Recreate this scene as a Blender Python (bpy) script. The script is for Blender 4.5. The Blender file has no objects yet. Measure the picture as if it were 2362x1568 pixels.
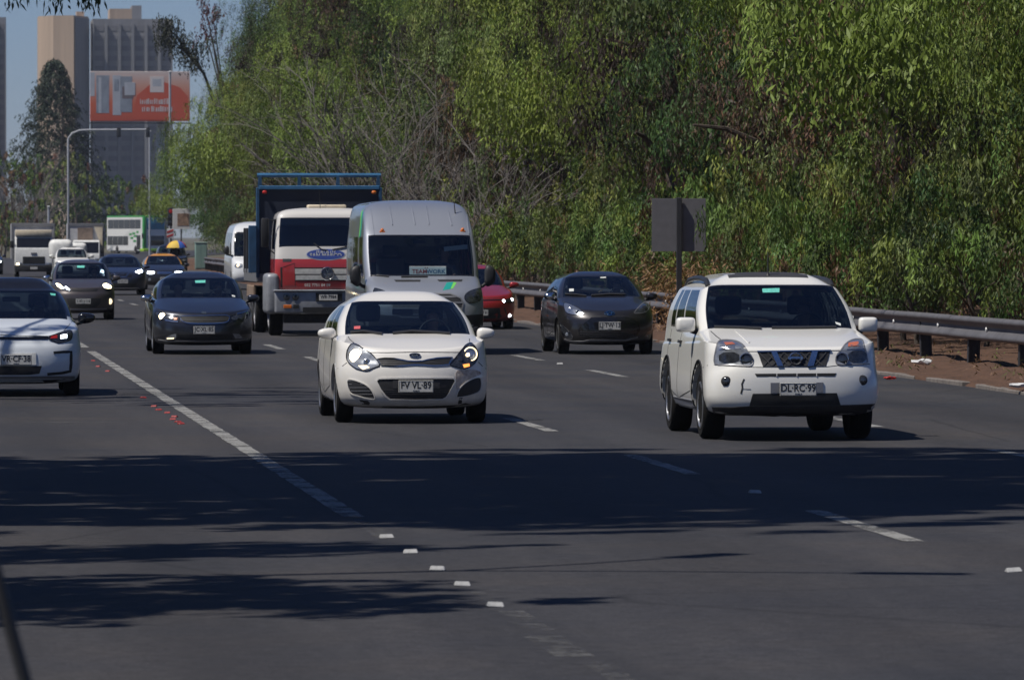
import bpy, bmesh, math, random
import numpy as np
from mathutils import Vector, Matrix
from mathutils.bvhtree import BVHTree
from mathutils.geometry import tessellate_polygon
R = math.radians
scene = bpy.context.scene
C = scene.collection

# ------------------------------------------------------------------ camera, sky, sun, exposure
IW, IH = 2362.0, 1568.0          # the photograph's measuring grid
FPX, YH, HC, VPX = 14320.0, 543.0, 2.09, -215.0
YAW = math.atan((IW/2 - VPX)/FPX)
PITCH = math.atan((IH/2 - YH)/FPX)
cam_d = bpy.data.cameras.new('camera'); cam = bpy.data.objects.new('camera', cam_d); C.objects.link(cam)
cam_d.sensor_width = 36.0; cam_d.lens = 36.0*FPX/IW
cam_d.dof.use_dof = True; cam_d.dof.focus_distance = 74.0; cam_d.dof.aperture_fstop = 10.0; cam_d.dof.aperture_blades = 7
cam_d.clip_start = 1.0; cam_d.clip_end = 8000.0
cam.location = (0, 0, HC); cam.rotation_euler = (R(90) - PITCH, 0, -YAW)
scene.camera = cam

SUN_EL, SUN_SIDE = R(59), R(18)
sun_pos = Vector((-math.cos(SUN_SIDE)*math.cos(SUN_EL), -math.sin(SUN_SIDE)*math.cos(SUN_EL), math.sin(SUN_EL)))
world = bpy.data.worlds.new('World'); scene.world = world; world.use_nodes = True
wn = world.node_tree; bg = wn.nodes['Background']
sky = wn.nodes.new('ShaderNodeTexSky'); sky.sky_type = 'NISHITA'; sky.sun_disc = False
sky.sun_elevation = SUN_EL; sky.sun_rotation = math.atan2(sun_pos.x, sun_pos.y)
sky.air_density = 1.0; sky.dust_density = 0.1; sky.ozone_density = 6.0; sky.altitude = 1500
tint = wn.nodes.new('ShaderNodeMix'); tint.data_type = 'RGBA'; tint.blend_type = 'MULTIPLY'; tint.inputs[0].default_value = 1.0; tint.inputs[7].default_value = (.80, .87, 1.13, 1)
wn.links.new(sky.outputs[0], tint.inputs[6]); wn.links.new(tint.outputs[2], bg.inputs[0]); bg.inputs[1].default_value = 0.05
sun_d = bpy.data.lights.new('sun', 'SUN'); sun = bpy.data.objects.new('sun', sun_d); C.objects.link(sun)
sun_d.energy = 4.2; sun_d.angle = R(0.53); sun_d.color = (1.0, 0.95, 0.87)
sun.rotation_euler = (-sun_pos).to_track_quat('-Z', 'Y').to_euler()
vs = scene.view_settings
vs.view_transform = 'Standard'; vs.look = 'None'; vs.exposure = 0.15; vs.gamma = 1.0; vs.use_curve_mapping = False
scene.render.film_transparent = False
cy = scene.cycles
cy.max_bounces = 6; cy.diffuse_bounces = 2; cy.glossy_bounces = 3; cy.transparent_max_bounces = 10
cy.caustics_reflective = False; cy.caustics_refractive = False; cy.sample_clamp_indirect = 4.0

# ------------------------------------------------------------------ pixel -> place
def _ray(x, y):
    dx = (x - IW/2)/FPX; dz = -(y - IH/2)/FPX
    F = math.cos(PITCH) + dz*math.sin(PITCH); U = dz*math.cos(PITCH) - math.sin(PITCH)
    return (dx*math.cos(YAW) + F*math.sin(YAW), F*math.cos(YAW) - dx*math.sin(YAW), U)
def G(x, y, h=0.0):              # the point of height h under pixel x, y
    r = _ray(x, y); t = (h - HC)/r[2]
    return (r[0]*t, r[1]*t, h)
def AT(x, y, v):                 # the point at distance v along the road under pixel x, y
    r = _ray(x, y); t = v/r[1]
    return (r[0]*t, v, HC + r[2]*t)
def bend(v): return 1.2e-4*max(0.0, v - 280.0)**2

# ------------------------------------------------------------------ objects
def tag(o, label=None, cat=None, group=None, kind=None):
    if label: o['label'] = label
    if cat: o['category'] = cat
    if group: o['group'] = group
    if kind: o['kind'] = kind
    return o
def thing(name, label, cat, loc=(0,0,0), rz=0.0, group=None):
    o = bpy.data.objects.new(name, None); C.objects.link(o); o.empty_display_size = .3
    o.location = loc; o.rotation_euler = (0,0,rz)
    return tag(o, label, cat, group)
def link(name, me, mat=None, parent=None):
    o = bpy.data.objects.new(name, me); C.objects.link(o)
    if mat is not None:
        for m in (mat if isinstance(mat, (list, tuple)) else [mat]): me.materials.append(m)
    if parent is not None: o.parent = parent
    return o
def copy_tree(o, parent=None):
    c = o.copy(); C.objects.link(c); c.parent = parent
    for ch in list(o.children): copy_tree(ch, c)
    return c
def np_mesh(name, verts, quads, col=None, smooth=False):
    """numpy vertices (n,3) and faces (m,k) to a mesh"""
    me = bpy.data.meshes.new(name); n, (m, k) = len(verts), quads.shape
    me.vertices.add(n); me.vertices.foreach_set('co', np.asarray(verts, dtype=np.float32).ravel())
    me.loops.add(m*k); me.loops.foreach_set('vertex_index', quads.astype(np.int32).ravel())
    me.polygons.add(m); me.polygons.foreach_set('loop_start', np.arange(0, m*k, k, dtype=np.int32))
    me.update(calc_edges=True)
    if col is not None:
        a = me.attributes.new('tone', 'FLOAT_COLOR', 'POINT'); a.data.foreach_set('color', np.asarray(col, dtype=np.float32).ravel())
    me.polygons.foreach_set('use_smooth', np.full(m, smooth)); me.validate()
    return me
class MB:
    """collects simple solids, then becomes ONE mesh object"""
    def __init__(s): s.bm = bmesh.new()
    def box(s, x0, x1, y0, y1, z0, z1, bev=0.0, seg=2, rot=None):
        r = bmesh.ops.create_cube(s.bm, size=1.0); vs_ = r['verts']
        c = Vector(((x0+x1)/2, (y0+y1)/2, (z0+z1)/2)); d = (abs(x1-x0), abs(y1-y0), abs(z1-z0))
        for v in vs_: v.co = Vector((v.co.x*d[0], v.co.y*d[1], v.co.z*d[2]))
        if bev > 0:
            es = list({e for v in vs_ for e in v.link_edges})
            b = bmesh.ops.bevel(s.bm, geom=es, offset=min(bev, min(d)*.49), segments=seg, affect='EDGES', profile=.5)
            vs_ = list({v for f in b['faces'] for v in f.verts} | {v for v in vs_ if v.is_valid})
        for v in vs_:
            if rot is not None: v.co = rot @ v.co
            v.co += c
        return s
    def tube(s, pts, radii, seg=8, cap=True):
        pts = [Vector(p) for p in pts]
        if not isinstance(radii, (list, tuple)): radii = [radii]*len(pts)
        rings = []; up = None
        for i, p in enumerate(pts):
            d = (pts[min(i+1, len(pts)-1)] - pts[max(i-1, 0)])
            d = d.normalized() if d.length > 1e-9 else Vector((0,0,1))
            a = Vector((0,0,1)) if abs(d.z) < .9 else Vector((0,1,0))
            a = (a if up is None else up); x = (a - d*a.dot(d))
            x = x.normalized() if x.length > 1e-6 else d.orthogonal().normalized(); up = x; y = d.cross(x)
            rings.append([s.bm.verts.new(p + (x*math.cos(2*math.pi*k/seg) + y*math.sin(2*math.pi*k/seg))*radii[i]) for k in range(seg)])
        for a, b in zip(rings, rings[1:]):
            for k in range(seg): s.bm.faces.new((a[k], a[(k+1)%seg], b[(k+1)%seg], b[k]))
        if cap: s.bm.faces.new(rings[0][::-1]); s.bm.faces.new(rings[-1])
        return s
    def lathe(s, prof, axis='x', seg=24, c=(0,0,0), close=False):
        """prof: (radius, along)"""
        rings = []
        for r, a in prof:
            ring = []
            for k in range(seg):
                t = 2*math.pi*k/seg; p, q = r*math.cos(t), r*math.sin(t)
                co = {'x': (a, p, q), 'y': (p, a, q), 'z': (p, q, a)}[axis]
                ring.append(s.bm.verts.new(Vector(co) + Vector(c)))
            rings.append(ring)
        pr = list(zip(rings, rings[1:])) + ([(rings[-1], rings[0])] if close else [])
        for a, b in pr:
            for k in range(seg): s.bm.faces.new((a[k], a[(k+1)%seg], b[(k+1)%seg], b[k]))
        if not close:
            for ring in (rings[0], rings[-1]): s.bm.faces.new(ring)
        return s
    def prism(s, poly, y0, y1, plane='xz'):
        """polygon extruded along the third axis"""
        f = (lambda p, y: (p[0], y, p[1])) if plane == 'xz' else ((lambda p, y: (y, p[0], p[1])) if plane == 'yz' else (lambda p, y: (p[0], p[1], y)))
        a = [s.bm.verts.new(f(p, y0)) for p in poly]; b = [s.bm.verts.new(f(p, y1)) for p in poly]; n = len(poly)
        for t in tessellate_polygon([[Vector((p[0], p[1], 0)) for p in poly]]):
            s.bm.faces.new([a[i] for i in t]); s.bm.faces.new([b[i] for i in reversed(t)])
        for i in range(n): s.bm.faces.new((a[i], b[i], b[(i+1)%n], a[(i+1)%n]))
        return s
    def quad(s, pts): s.bm.faces.new([s.bm.verts.new(p) for p in pts]); return s
    def ball(s, c, r, sc=(1,1,1), sub=2):
        b = bmesh.ops.create_icosphere(s.bm, subdivisions=sub, radius=r)
        for v in b['verts']: v.co = Vector((v.co.x*sc[0], v.co.y*sc[1], v.co.z*sc[2])) + Vector(c)
        return s
    def build(s, name, mat=None, parent=None, smooth=35):
        bmesh.ops.recalc_face_normals(s.bm, faces=s.bm.faces[:])
        me = bpy.data.meshes.new(name); s.bm.to_mesh(me); s.bm.free()
        if smooth:
            me.polygons.foreach_set('use_smooth', np.full(len(me.polygons), True)); me.set_sharp_from_angle(angle=R(smooth))
        return link(name, me, mat, parent)
def text_mesh(txt, size, name='lettering', mat=None, parent=None, loc=(0,0,0), rot=(R(90),0,0), sx=1.0, depth=.0015, bold=0.0):
    cu = bpy.data.curves.new('t', 'FONT'); cu.body = txt; cu.size = size; cu.align_x = 'CENTER'; cu.align_y = 'CENTER'
    cu.extrude = depth; cu.offset = bold; cu.resolution_u = 2
    o = bpy.data.objects.new('t', cu); C.objects.link(o); bpy.context.view_layer.update()
    me = bpy.data.meshes.new_from_object(o.evaluated_get(bpy.context.evaluated_depsgraph_get()))
    bpy.data.objects.remove(o); bpy.data.curves.remove(cu)
    me.transform(Matrix.Diagonal((sx, 1, 1, 1)))
    t = link(name, me, None, parent); me.materials.clear(); me.materials.append(mat)
    t.location = loc; t.rotation_euler = rot
    return t

# ------------------------------------------------------------------ materials
M = {}
def new_mat(name):
    m = bpy.data.materials.new(name); m.use_nodes = True; M[name] = m
    return m, m.node_tree, m.node_tree.nodes['Principled BSDF']
def nd(nt, typ, **kw):
    n = nt.nodes.new(typ)
    for k, v in kw.items():
        if k.startswith('i_'): n.inputs[k[2:].replace('_', ' ')].default_value = v
        else: setattr(n, k, v)
    return n
def noise(nt, scale, detail=4.0, rough=.6, vec=None):
    n = nd(nt, 'ShaderNodeTexNoise'); n.inputs['Scale'].default_value = scale
    n.inputs['Detail'].default_value = detail; n.inputs['Roughness'].default_value = rough
    if vec is not None: nt.links.new(vec, n.inputs['Vector'])
    return n.outputs['Fac']
def ramp(nt, fac, stops):
    r = nd(nt, 'ShaderNodeValToRGB'); e = r.color_ramp.elements
    for i, (p, c) in enumerate(stops):
        el = e[i] if i < 2 else e.new(p)
        el.position = p; el.color = (*c, 1) if len(c) == 3 else c
    nt.links.new(fac, r.inputs[0]); return r.outputs[0]
def mixc(nt, fac, a, b, mode='MIX'):
    n = nd(nt, 'ShaderNodeMix', data_type='RGBA', blend_type=mode)
    for sck, v in ((0, fac), (6, a), (7, b)):
        if hasattr(v, 'links'): nt.links.new(v, n.inputs[sck])
        else: n.inputs[sck].default_value = v if sck == 0 else (*v, 1) if len(v) == 3 else v
    return n.outputs[2]
def obco(nt): return nd(nt, 'ShaderNodeTexCoord').outputs['Object']
def bump(nt, b, h, strength=.3, dist=.01):
    n = nd(nt, 'ShaderNodeBump'); n.inputs['Strength'].default_value = strength; n.inputs['Distance'].default_value = dist
    nt.links.new(h, n.inputs['Height']); nt.links.new(n.outputs[0], b.inputs['Normal'])
def simple(name, col, rough=.5, metal=0.0, coat=0.0, var=.12, scale=6.0, spec=.5, emit=None, es=0.0):
    m, nt, b = new_mat(name)
    if var > 0:
        f = noise(nt, scale, 5, .65, obco(nt))
        c = ramp(nt, f, [(.3, tuple(v*(1-var) for v in col)), (.7, tuple(min(1, v*(1+var)) for v in col))])
        nt.links.new(c, b.inputs['Base Color'])
    else: b.inputs['Base Color'].default_value = (*col, 1)
    b.inputs['Roughness'].default_value = rough; b.inputs['Metallic'].default_value = metal
    b.inputs['Coat Weight'].default_value = coat; b.inputs['Coat Roughness'].default_value = .04
    b.inputs['Specular IOR Level'].default_value = spec
    if emit: b.inputs['Emission Color'].default_value = (*emit, 1); b.inputs['Emission Strength'].default_value = es
    return m
def paint(name, col, metal=0.0, rough=.35, dirt=.5, dirtcol=(.16,.13,.10)):
    """car paint under a clear coat; road dust low down and in blotches"""
    m, nt, b = new_mat(name); co = obco(nt)
    sep = nd(nt, 'ShaderNodeSeparateXYZ'); nt.links.new(co, sep.inputs[0])
    mr = nd(nt, 'ShaderNodeMapRange'); nt.links.new(sep.outputs[2], mr.inputs[0])
    mr.inputs[1].default_value = .18; mr.inputs[2].default_value = .62; mr.inputs[3].default_value = 1.0; mr.inputs[4].default_value = .06
    n1 = noise(nt, 7.0, 6, .7, co); mul = nd(nt, 'ShaderNodeMath', operation='MULTIPLY'); nt.links.new(mr.outputs[0], mul.inputs[0]); nt.links.new(n1, mul.inputs[1])
    mul2 = nd(nt, 'ShaderNodeMath', operation='MULTIPLY', use_clamp=True); nt.links.new(mul.outputs[0], mul2.inputs[0]); mul2.inputs[1].default_value = dirt*1.5
    c = mixc(nt, mul2.outputs[0], col, dirtcol); nt.links.new(c, b.inputs['Base Color'])
    ra = nd(nt, 'ShaderNodeMapRange'); nt.links.new(mul2.outputs[0], ra.inputs[0]); ra.inputs[3].default_value = rough; ra.inputs[4].default_value = .85
    nt.links.new(ra.outputs[0], b.inputs['Roughness'])
    b.inputs['Metallic'].default_value = metal; b.inputs['Coat Weight'].default_value = .9; b.inputs['Coat Roughness'].default_value = .06
    return m
def glass(name, tint, gloss=1.0):
    m = bpy.data.materials.new(name); m.use_nodes = True; nt = m.node_tree; nt.nodes.clear(); M[name] = m
    out = nd(nt, 'ShaderNodeOutputMaterial'); tr = nd(nt, 'ShaderNodeBsdfTransparent'); tr.inputs[0].default_value = (*tint, 1)
    gl = nd(nt, 'ShaderNodeBsdfGlossy'); gl.inputs['Roughness'].default_value = .03; gl.inputs[0].default_value = (gloss, gloss, gloss, 1)
    lw_ = nd(nt, 'ShaderNodeLayerWeight'); lw_.inputs[0].default_value = .5; mx = nd(nt, 'ShaderNodeMixShader')      # Schlick, both faces of the pane reflect
    pw = nd(nt, 'ShaderNodeMath', operation='POWER'); pw.inputs[1].default_value = 5.0; nt.links.new(lw_.outputs['Facing'], pw.inputs[0])
    dbl = nd(nt, 'ShaderNodeMath', operation='MULTIPLY_ADD', use_clamp=True); dbl.inputs[1].default_value = .92; dbl.inputs[2].default_value = .08; nt.links.new(pw.outputs[0], dbl.inputs[0]); nt.links.new(dbl.outputs[0], mx.inputs[0])
    nt.links.new(tr.outputs[0], mx.inputs[1]); nt.links.new(gl.outputs[0], mx.inputs[2]); nt.links.new(mx.outputs[0], out.inputs[0])
    return m
glass('windscreen', (.58,.68,.72)); glass('side_glass', (.34,.39,.41)); glass('windscreen_dark', (.26,.33,.37)); glass('dark_glass', (.03,.035,.04))
simple('black_plastic', (.018,.018,.02), .55); simple('rubber', (.013,.0125,.012), .9, var=.3, scale=9, spec=.12)
simple('black_gloss', (.01,.01,.012), .15, coat=.5); simple('chrome', (.62,.63,.65), .14, 1.0, var=.05)
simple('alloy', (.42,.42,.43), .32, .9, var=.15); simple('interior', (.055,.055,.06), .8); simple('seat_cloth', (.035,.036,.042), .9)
simple('plate_white', (.62,.61,.57), .5, var=.18, scale=14); simple('plate_ink', (.015,.015,.015), .6, var=0)
simple('lamp_reflector', (.50,.52,.55), .12, .85, var=.25, scale=30); simple('lamp_dark', (.05,.055,.065), .12, .4, coat=1.0, var=.5, scale=20)
simple('lamp_silver', (.33,.35,.38), .22, .5, coat=1.0, var=.35, scale=16)
simple('lamp_amber', (.65,.16,.02), .25, coat=.8); simple('lamp_red', (.5,.02,.015), .3, coat=.6)
simple('lamp_lit', (.9,.85,.7), .3, var=0, emit=(1.0,.80,.48), es=8.0); simple('lamp_lit_cold', (.9,.9,.9), .3, var=0, emit=(.85,.93,1.0), es=9.0)
simple('lamp_lit_soft', (.8,.7,.5), .3, var=0, emit=(1.0,.80,.50), es=1.6); simple('lamp_lit_amber', (.8,.4,.1), .3, var=0, emit=(1.0,.30,.06), es=1.6)
simple('steel_grey', (.25,.25,.26), .5, .6); simple('galvanised', (.115,.11,.115), .6, .2, var=.22, scale=2.5)
simple('dark_steel', (.045,.045,.05), .6, .3); simple('white_plain', (.72,.72,.70), .55); simple('cream', (.72,.62,.46), .6)
# ------------------------------------------------------------------ ground, road, verge
def road_mats():
    m, nt, b = new_mat('asphalt'); co = obco(nt)
    sep = nd(nt, 'ShaderNodeSeparateXYZ'); nt.links.new(co, sep.inputs[0])
    mp = nd(nt, 'ShaderNodeMapping'); mp.inputs['Scale'].default_value = (1.0, .06, 1); nt.links.new(co, mp.inputs[0])
    streak = noise(nt, 1.3, 4, .6, mp.outputs[0]); big = noise(nt, .22, 5, .62, co); fine = noise(nt, 38, 3, .8, co); grit = noise(nt, 7, 6, .85, co)
    c1 = ramp(nt, big, [(.3, (.025,.027,.034)), (.5, (.034,.034,.038)), (.7, (.042,.039,.039))])
    c2 = ramp(nt, streak, [(.3, (.78,.78,.80)), (.7, (1.12,1.1,1.08))])
    c3 = ramp(nt, fine, [(.25, (.45,.45,.46)), (.75, (1.62,1.60,1.58))])
    c4 = ramp(nt, grit, [(.30, (.58,.58,.59)), (.70, (1.48,1.47,1.45))])
    c = mixc(nt, 1.0, mixc(nt, 1.0, mixc(nt, 1.0, c1, c2, 'MULTIPLY'), c3, 'MULTIPLY'), c4, 'MULTIPLY')
    ln = nd(nt, 'ShaderNodeMath', operation='MULTIPLY_ADD'); ln.inputs[1].default_value = 1/3.62; ln.inputs[2].default_value = -3.3/3.62 + 4; nt.links.new(sep.outputs[0], ln.inputs[0])
    fr_ = nd(nt, 'ShaderNodeMath', operation='FRACT'); nt.links.new(ln.outputs[0], fr_.inputs[0])      # polished wheel tracks, oily middle of each lane
    c = mixc(nt, .75, c, ramp(nt, fr_.outputs[0], [(.0, (.95,.95,.95)), (.22, (1.16,1.15,1.13)), (.36, (.97,.97,.97)), (.5, (.76,.76,.77)), (.64, (.97,.97,.97)), (.78, (1.16,1.15,1.13)), (1.0, (.95,.95,.95))]), 'MULTIPLY')
    # thin sealed cracks
    vor = nd(nt, 'ShaderNodeTexVoronoi', feature='DISTANCE_TO_EDGE'); vor.inputs['Scale'].default_value = .16
    dist = nd(nt, 'ShaderNodeMix', data_type='VECTOR'); dist.inputs[0].default_value = .12
    nz = nd(nt, 'ShaderNodeTexNoise'); nz.inputs['Scale'].default_value = .6; nt.links.new(co, nz.inputs['Vector'])
    nt.links.new(co, dist.inputs[4]); nt.links.new(nz.outputs['Color'], dist.inputs[5]); nt.links.new(dist.outputs[1], vor.inputs['Vector'])
    crack = ramp(nt, vor.outputs['Distance'], [(.0, (.35,.35,.36)), (.006, (1,1,1))])
    c = mixc(nt, .55, c, crack, 'MULTIPLY')
    spots = ramp(nt, noise(nt, 1.1, 2, .5, co), [(.73, (1,1,1)), (.80, (.55,.55,.56))])
    c = mixc(nt, .8, c, spots, 'MULTIPLY')
    nt.links.new(c, b.inputs['Base Color']); b.inputs['Roughness'].default_value = .82; b.inputs['Specular IOR Level'].default_value = .3
    bump(nt, b, fine, .35, .006)
    for nm, lo, hi, g0, g1 in (('road_paint', .37, .53, .20, .32), ('road_paint_ghost', .50, .66, .14, .20)):     # worn paint: where it is gone the asphalt shows
        m, nt, b = new_mat(nm); co = obco(nt); f = noise(nt, 5.0, 7, .85, co); g = noise(nt, 40, 3, .8, co); big = noise(nt, .9, 3, .6, co)
        c = ramp(nt, g, [(.3, (g0, g0, g0*.96)), (.7, (g1, g1*.985, g1*.94))]); nt.links.new(c, b.inputs['Base Color']); b.inputs['Roughness'].default_value = .75
        ad = nd(nt, 'ShaderNodeMath', operation='MULTIPLY_ADD'); ad.inputs[1].default_value = .5; nt.links.new(big, ad.inputs[0]); sb = nd(nt, 'ShaderNodeMath', operation='SUBTRACT'); sb.inputs[1].default_value = .25; nt.links.new(f, sb.inputs[0]); nt.links.new(sb.outputs[0], ad.inputs[2])
        mr = nd(nt, 'ShaderNodeMapRange'); nt.links.new(ad.outputs[0], mr.inputs[0]); mr.inputs[1].default_value = lo; mr.inputs[2].default_value = hi; mr.inputs[4].default_value = .9 if nm == 'road_paint' else .6
        nt.links.new(mr.outputs[0], b.inputs['Alpha'])
    m, nt, b = new_mat('verge_dirt'); co = obco(nt)
    f = noise(nt, 3.0, 8, .75, co); g = noise(nt, 26, 4, .8, co)
    c = ramp(nt, f, [(.3, (.062,.034,.022)), (.55, (.140,.072,.044)), (.8, (.20,.115,.072))])
    c = mixc(nt, .8, c, ramp(nt, g, [(.3, (.35,.35,.33)), (.7, (1.35,1.3,1.2))]), 'MULTIPLY')
    nt.links.new(c, b.inputs['Base Color']); b.inputs['Roughness'].default_value = .95; bump(nt, b, g, .9, .05)
    m, nt, b = new_mat('ground_earth'); co = obco(nt)
    c = ramp(nt, noise(nt, .35, 8, .7, co), [(.3, (.045,.05,.025)), (.6, (.10,.085,.05)), (.8, (.14,.11,.07))])
    nt.links.new(c, b.inputs['Base Color']); b.inputs['Roughness'].default_value = .95
    simple('kerb_stone', (.15,.13,.115), .9, var=.35, scale=5)
road_mats()
LINE_L, LINE_A, LINE_B, EDGE, RAIL = 3.30, 6.85, 10.55, 14.62, 16.15

def strip_mesh(u0, u1, vs_, z, name, mat, parent=None, kind=None, jag=0.0, seed=1):
    rnd = random.Random(seed); ve, fa = [], []
    for v in vs_:
        a = bend(v); ve += [(u0 + a + rnd.uniform(-jag, jag), v, z), (u1 + a + rnd.uniform(-jag, jag), v, z)]
    for i in range(len(vs_)-1): fa.append((2*i, 2*i+1, 2*i+3, 2*i+2))
    o = link(name, np_mesh(name, np.array(ve), np.array(fa)), mat, parent)
    if kind: tag(o, kind=kind)
    return o
g = MB(); g.quad([(-3000,-1500,-.06), (3000,-1500,-.06), (3000,5200,-.06), (-3000,5200,-.06)])
tag(g.build('ground', M['ground_earth'], smooth=0), kind='structure')
long_v = list(np.arange(-60, 281, 20.0)) + list(np.arange(290, 1100, 12.0))
road = strip_mesh(-1.6, EDGE, long_v, 0.0, 'road', M['asphalt'], kind='structure')
# slightly heaped dirt verge with an uneven surface
rnd = random.Random(5)
vv = np.arange(40, 520, .55); uu = [EDGE-.03, EDGE+.02, EDGE+.14, 15.1, 15.5, 15.9, 16.3, 16.8, 17.6, 19, 22, 28]
ve, fa = [], []
for v in vv:
    a = bend(v); w1 = .10*math.sin(v*.9)+.07*math.sin(v*2.3+1)
    for k, u in enumerate(uu):
        hz = [-.02, .05, .055, .06, .09, .13, .15, .17, .2, .22, .25, .3][k] + (rnd.gauss(0, .022) if k > 1 else 0)
        ve.append((u + a + (rnd.uniform(-.06,.06) + w1*.5 if 1 < k < 9 else (w1*.35 if k == 1 else 0)), v, hz))
n = len(uu)
for i in range(len(vv)-1):
    for k in range(n-1): fa.append((i*n+k, i*n+k+1, (i+1)*n+k+1, (i+1)*n+k))
tag(link('verge', np_mesh('verge', np.array(ve), np.array(fa), smooth=True), M['verge_dirt']), kind='structure')
# thin concrete edging, broken and buried in places
kerb = bpy.data.objects.new('road_edging', None); C.objects.link(kerb); tag(kerb, kind='structure')
v = 62.0
while v < 250:
    L = rnd.uniform(.9, 1.15)
    if rnd.random() < .86:
        MB().box(EDGE-.05, EDGE+.08, v, v+L-.02, -.03, .050 + rnd.uniform(-.012, .014), .012, 1).build('edging_block', M['kerb_stone'], kerb)
    v += L
# ---- painted lines: each dash its own piece of the road
def dash(u, v0, v1, w=.15, name='lane_dash', mat='road_paint'):
    n = max(3, int((v1-v0)/.35)); o = strip_mesh(u-w/2, u+w/2, list(np.linspace(v0, v1, n)), .004, name, M[mat], road, jag=.008, seed=int(v0*7))
    return o
for k in range(-2, 22): dash(LINE_A, 41.9 + 12*k, 46.7 + 12*k)
for k in range(-3, 18): dash(LINE_B, 91.0 + 12*k, 95.9 + 12*k)
dash(LINE_L, 46.0, 112, .16, 'lane_line'); dash(LINE_L, 116, 270, .17, 'lane_line')
dash(LINE_L, 42.6, 46.0, .15, 'lane_line_worn', 'road_paint_ghost'); [dash(LINE_L+.02+du, a_, b_, w_, 'lane_line_worn', 'road_paint_ghost') for a_, b_, w_, du in ((35.0,36.2,.08,0), (32.6,34.6,.15,.02), (30.6,32.2,.20,-.02), (28.6,30.2,.14,.03), (26.5,28.2,.18,0))]
rn = random.Random(11)
for k in range(13):                           # ghost bars of an old hatched bus-lane box
    v0 = 69.5 + k*1.35 + rn.uniform(-.2,.2)
    strip_mesh(.2 + rn.uniform(0,.8), LINE_L-.3 - rn.uniform(0,.3), [v0, v0+.09], .004, 'old_bar_marking', M['road_paint_ghost'], road)
# ---- studs
simple('stud_white', (.34,.34,.335), .5, var=.2, scale=30); simple('stud_red', (.26,.03,.03), .6, var=.35, scale=25)
def stud_mesh(w, d, h):
    m = MB(); r = m.bm
    b = [(-w/2,-d/2,0),(w/2,-d/2,0),(w/2,d/2,0),(-w/2,d/2,0)]; t = [(-w*.42,-d*.18,h),(w*.42,-d*.18,h),(w*.42,d*.18,h),(-w*.42,d*.18,h)]
    V = [r.verts.new(p) for p in b+t]
    for f in ((0,1,5,4),(1,2,6,5),(2,3,7,6),(3,0,4,7),(4,5,6,7),(3,2,1,0)): r.faces.new([V[i] for i in f])
    bmesh.ops.bevel(r, geom=r.edges[:], offset=.004, segments=1, affect='EDGES')
    o = m.build('road_stud', M['stud_white'], smooth=0); me = o.data; bpy.data.objects.remove(o); return me
stud_me = stud_mesh(.10, .09, .025)
def stud(u, v, lab, grp=None, rz=0.0, me=None):
    o = link('road_stud', me or stud_me); o.location = (u, v, .001); o.rotation_euler.z = rz; o.rotation_euler.y = rn.uniform(-.05,.05)
    tag(o, lab, 'road stud', grp or 'white studs along the lane lines')
for (x, y) in ((880,1240),(940,1275),(1002,1314),(1068,1350),(1147,1398)):
    p = G(x, y); stud(LINE_L, p[1], 'white plastic road stud in the close row that continues the worn lane line', rz=rn.uniform(-.15,.15))
for (x, y) in ((1715,1137),(2340,1318)):
    p = G(x, y); stud(LINE_A, p[1], 'white road stud in the gap between two dashes beside the white sport utility', rz=.05)
p = G(1297, 840); stud(LINE_B, p[1], 'white road stud between dashes near the dark grey hatchback')
red_me = stud_mesh(.075, .07, .02); red_me.materials.clear(); red_me.materials.append(M['stud_red'])
for (x, y) in ((196,833),(228,846),(243,857),(352,918),(376,938),(388,946),(400,953),(420,962),(431,968),(441,974),(452,978)):
    p = G(x, y); stud(LINE_L-.26 + rn.uniform(-.05,.05), p[1], 'broken red road stud beside the solid white line', 'red studs beside the white line', rn.uniform(-.6,.6), red_me)

# ------------------------------------------------------------------ guard rail
def guard_rail():
    t = thing('guard_rail', 'long galvanised double-ribbed steel guard rail on dark posts along the verge', 'guard rail', (RAIL, 60, 0))
    prof = [(.02,.80),(-.02,.795),(-.055,.765),(-.06,.74),(-.05,.715),(.0,.66),(.02,.645),(.02,.60),(.0,.585),(-.05,.53),(-.06,.505),(-.055,.48),(-.02,.45),(.02,.445)]
    L = 4.4
    ve, fa = [], []
    for y in (0.0, L+.12):
        for (x, z) in prof: ve.append((x, y, z))
        for (x, z) in reversed(prof): ve.append((x+.008, y, z))
    n = len(prof)*2
    for k in range(n): fa.append((k, (k+1)%n, n+(k+1)%n, n+k))
    sect = np_mesh('rail_section', np.array(ve), np.array(fa), smooth=True); sect.materials.append(M['galvanised']); sect.set_sharp_from_angle(angle=R(50))
    pm = MB().box(-.02, -.005, -.06, .06, -.1, .72).box(-.02, .16, -.005, .01, -.1, .72).box(.145, .16, -.06, .06, -.1, .72)
    po = pm.build('post', M['dark_steel'], smooth=0); pme = po.data; bpy.data.objects.remove(po)
    bm_ = MB().lathe([(.0,-.02),(.03,-.018),(.038,-.004),(.038,.0)], 'x', 10).build('bolt', M['white_plain']); bme = bm_.data; bpy.data.objects.remove(bm_)
    for i in range(66):
        v = 60 + i*L; a = bend(v); tilt = rn.uniform(-.008,.008)
        r = link('rail_section', sect, None, t); r.location = (a, i*L, .06 + rn.uniform(-.008,.008)); r.rotation_euler = (0, tilt, -math.atan(bend(v+L)/L - a/L) if L else 0)
        q = link('post', pme, None, t); q.location = (a + .045, i*L + 3.2, .06); q.rotation_euler = (rn.uniform(-.02,.02), rn.uniform(-.03,.03), 0)
        if i < 40:
            b = link('rail_bolt', bme, None, t); b.location = (a - .0, i*L + 1.35, .06 + .62)
guard_rail()

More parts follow.
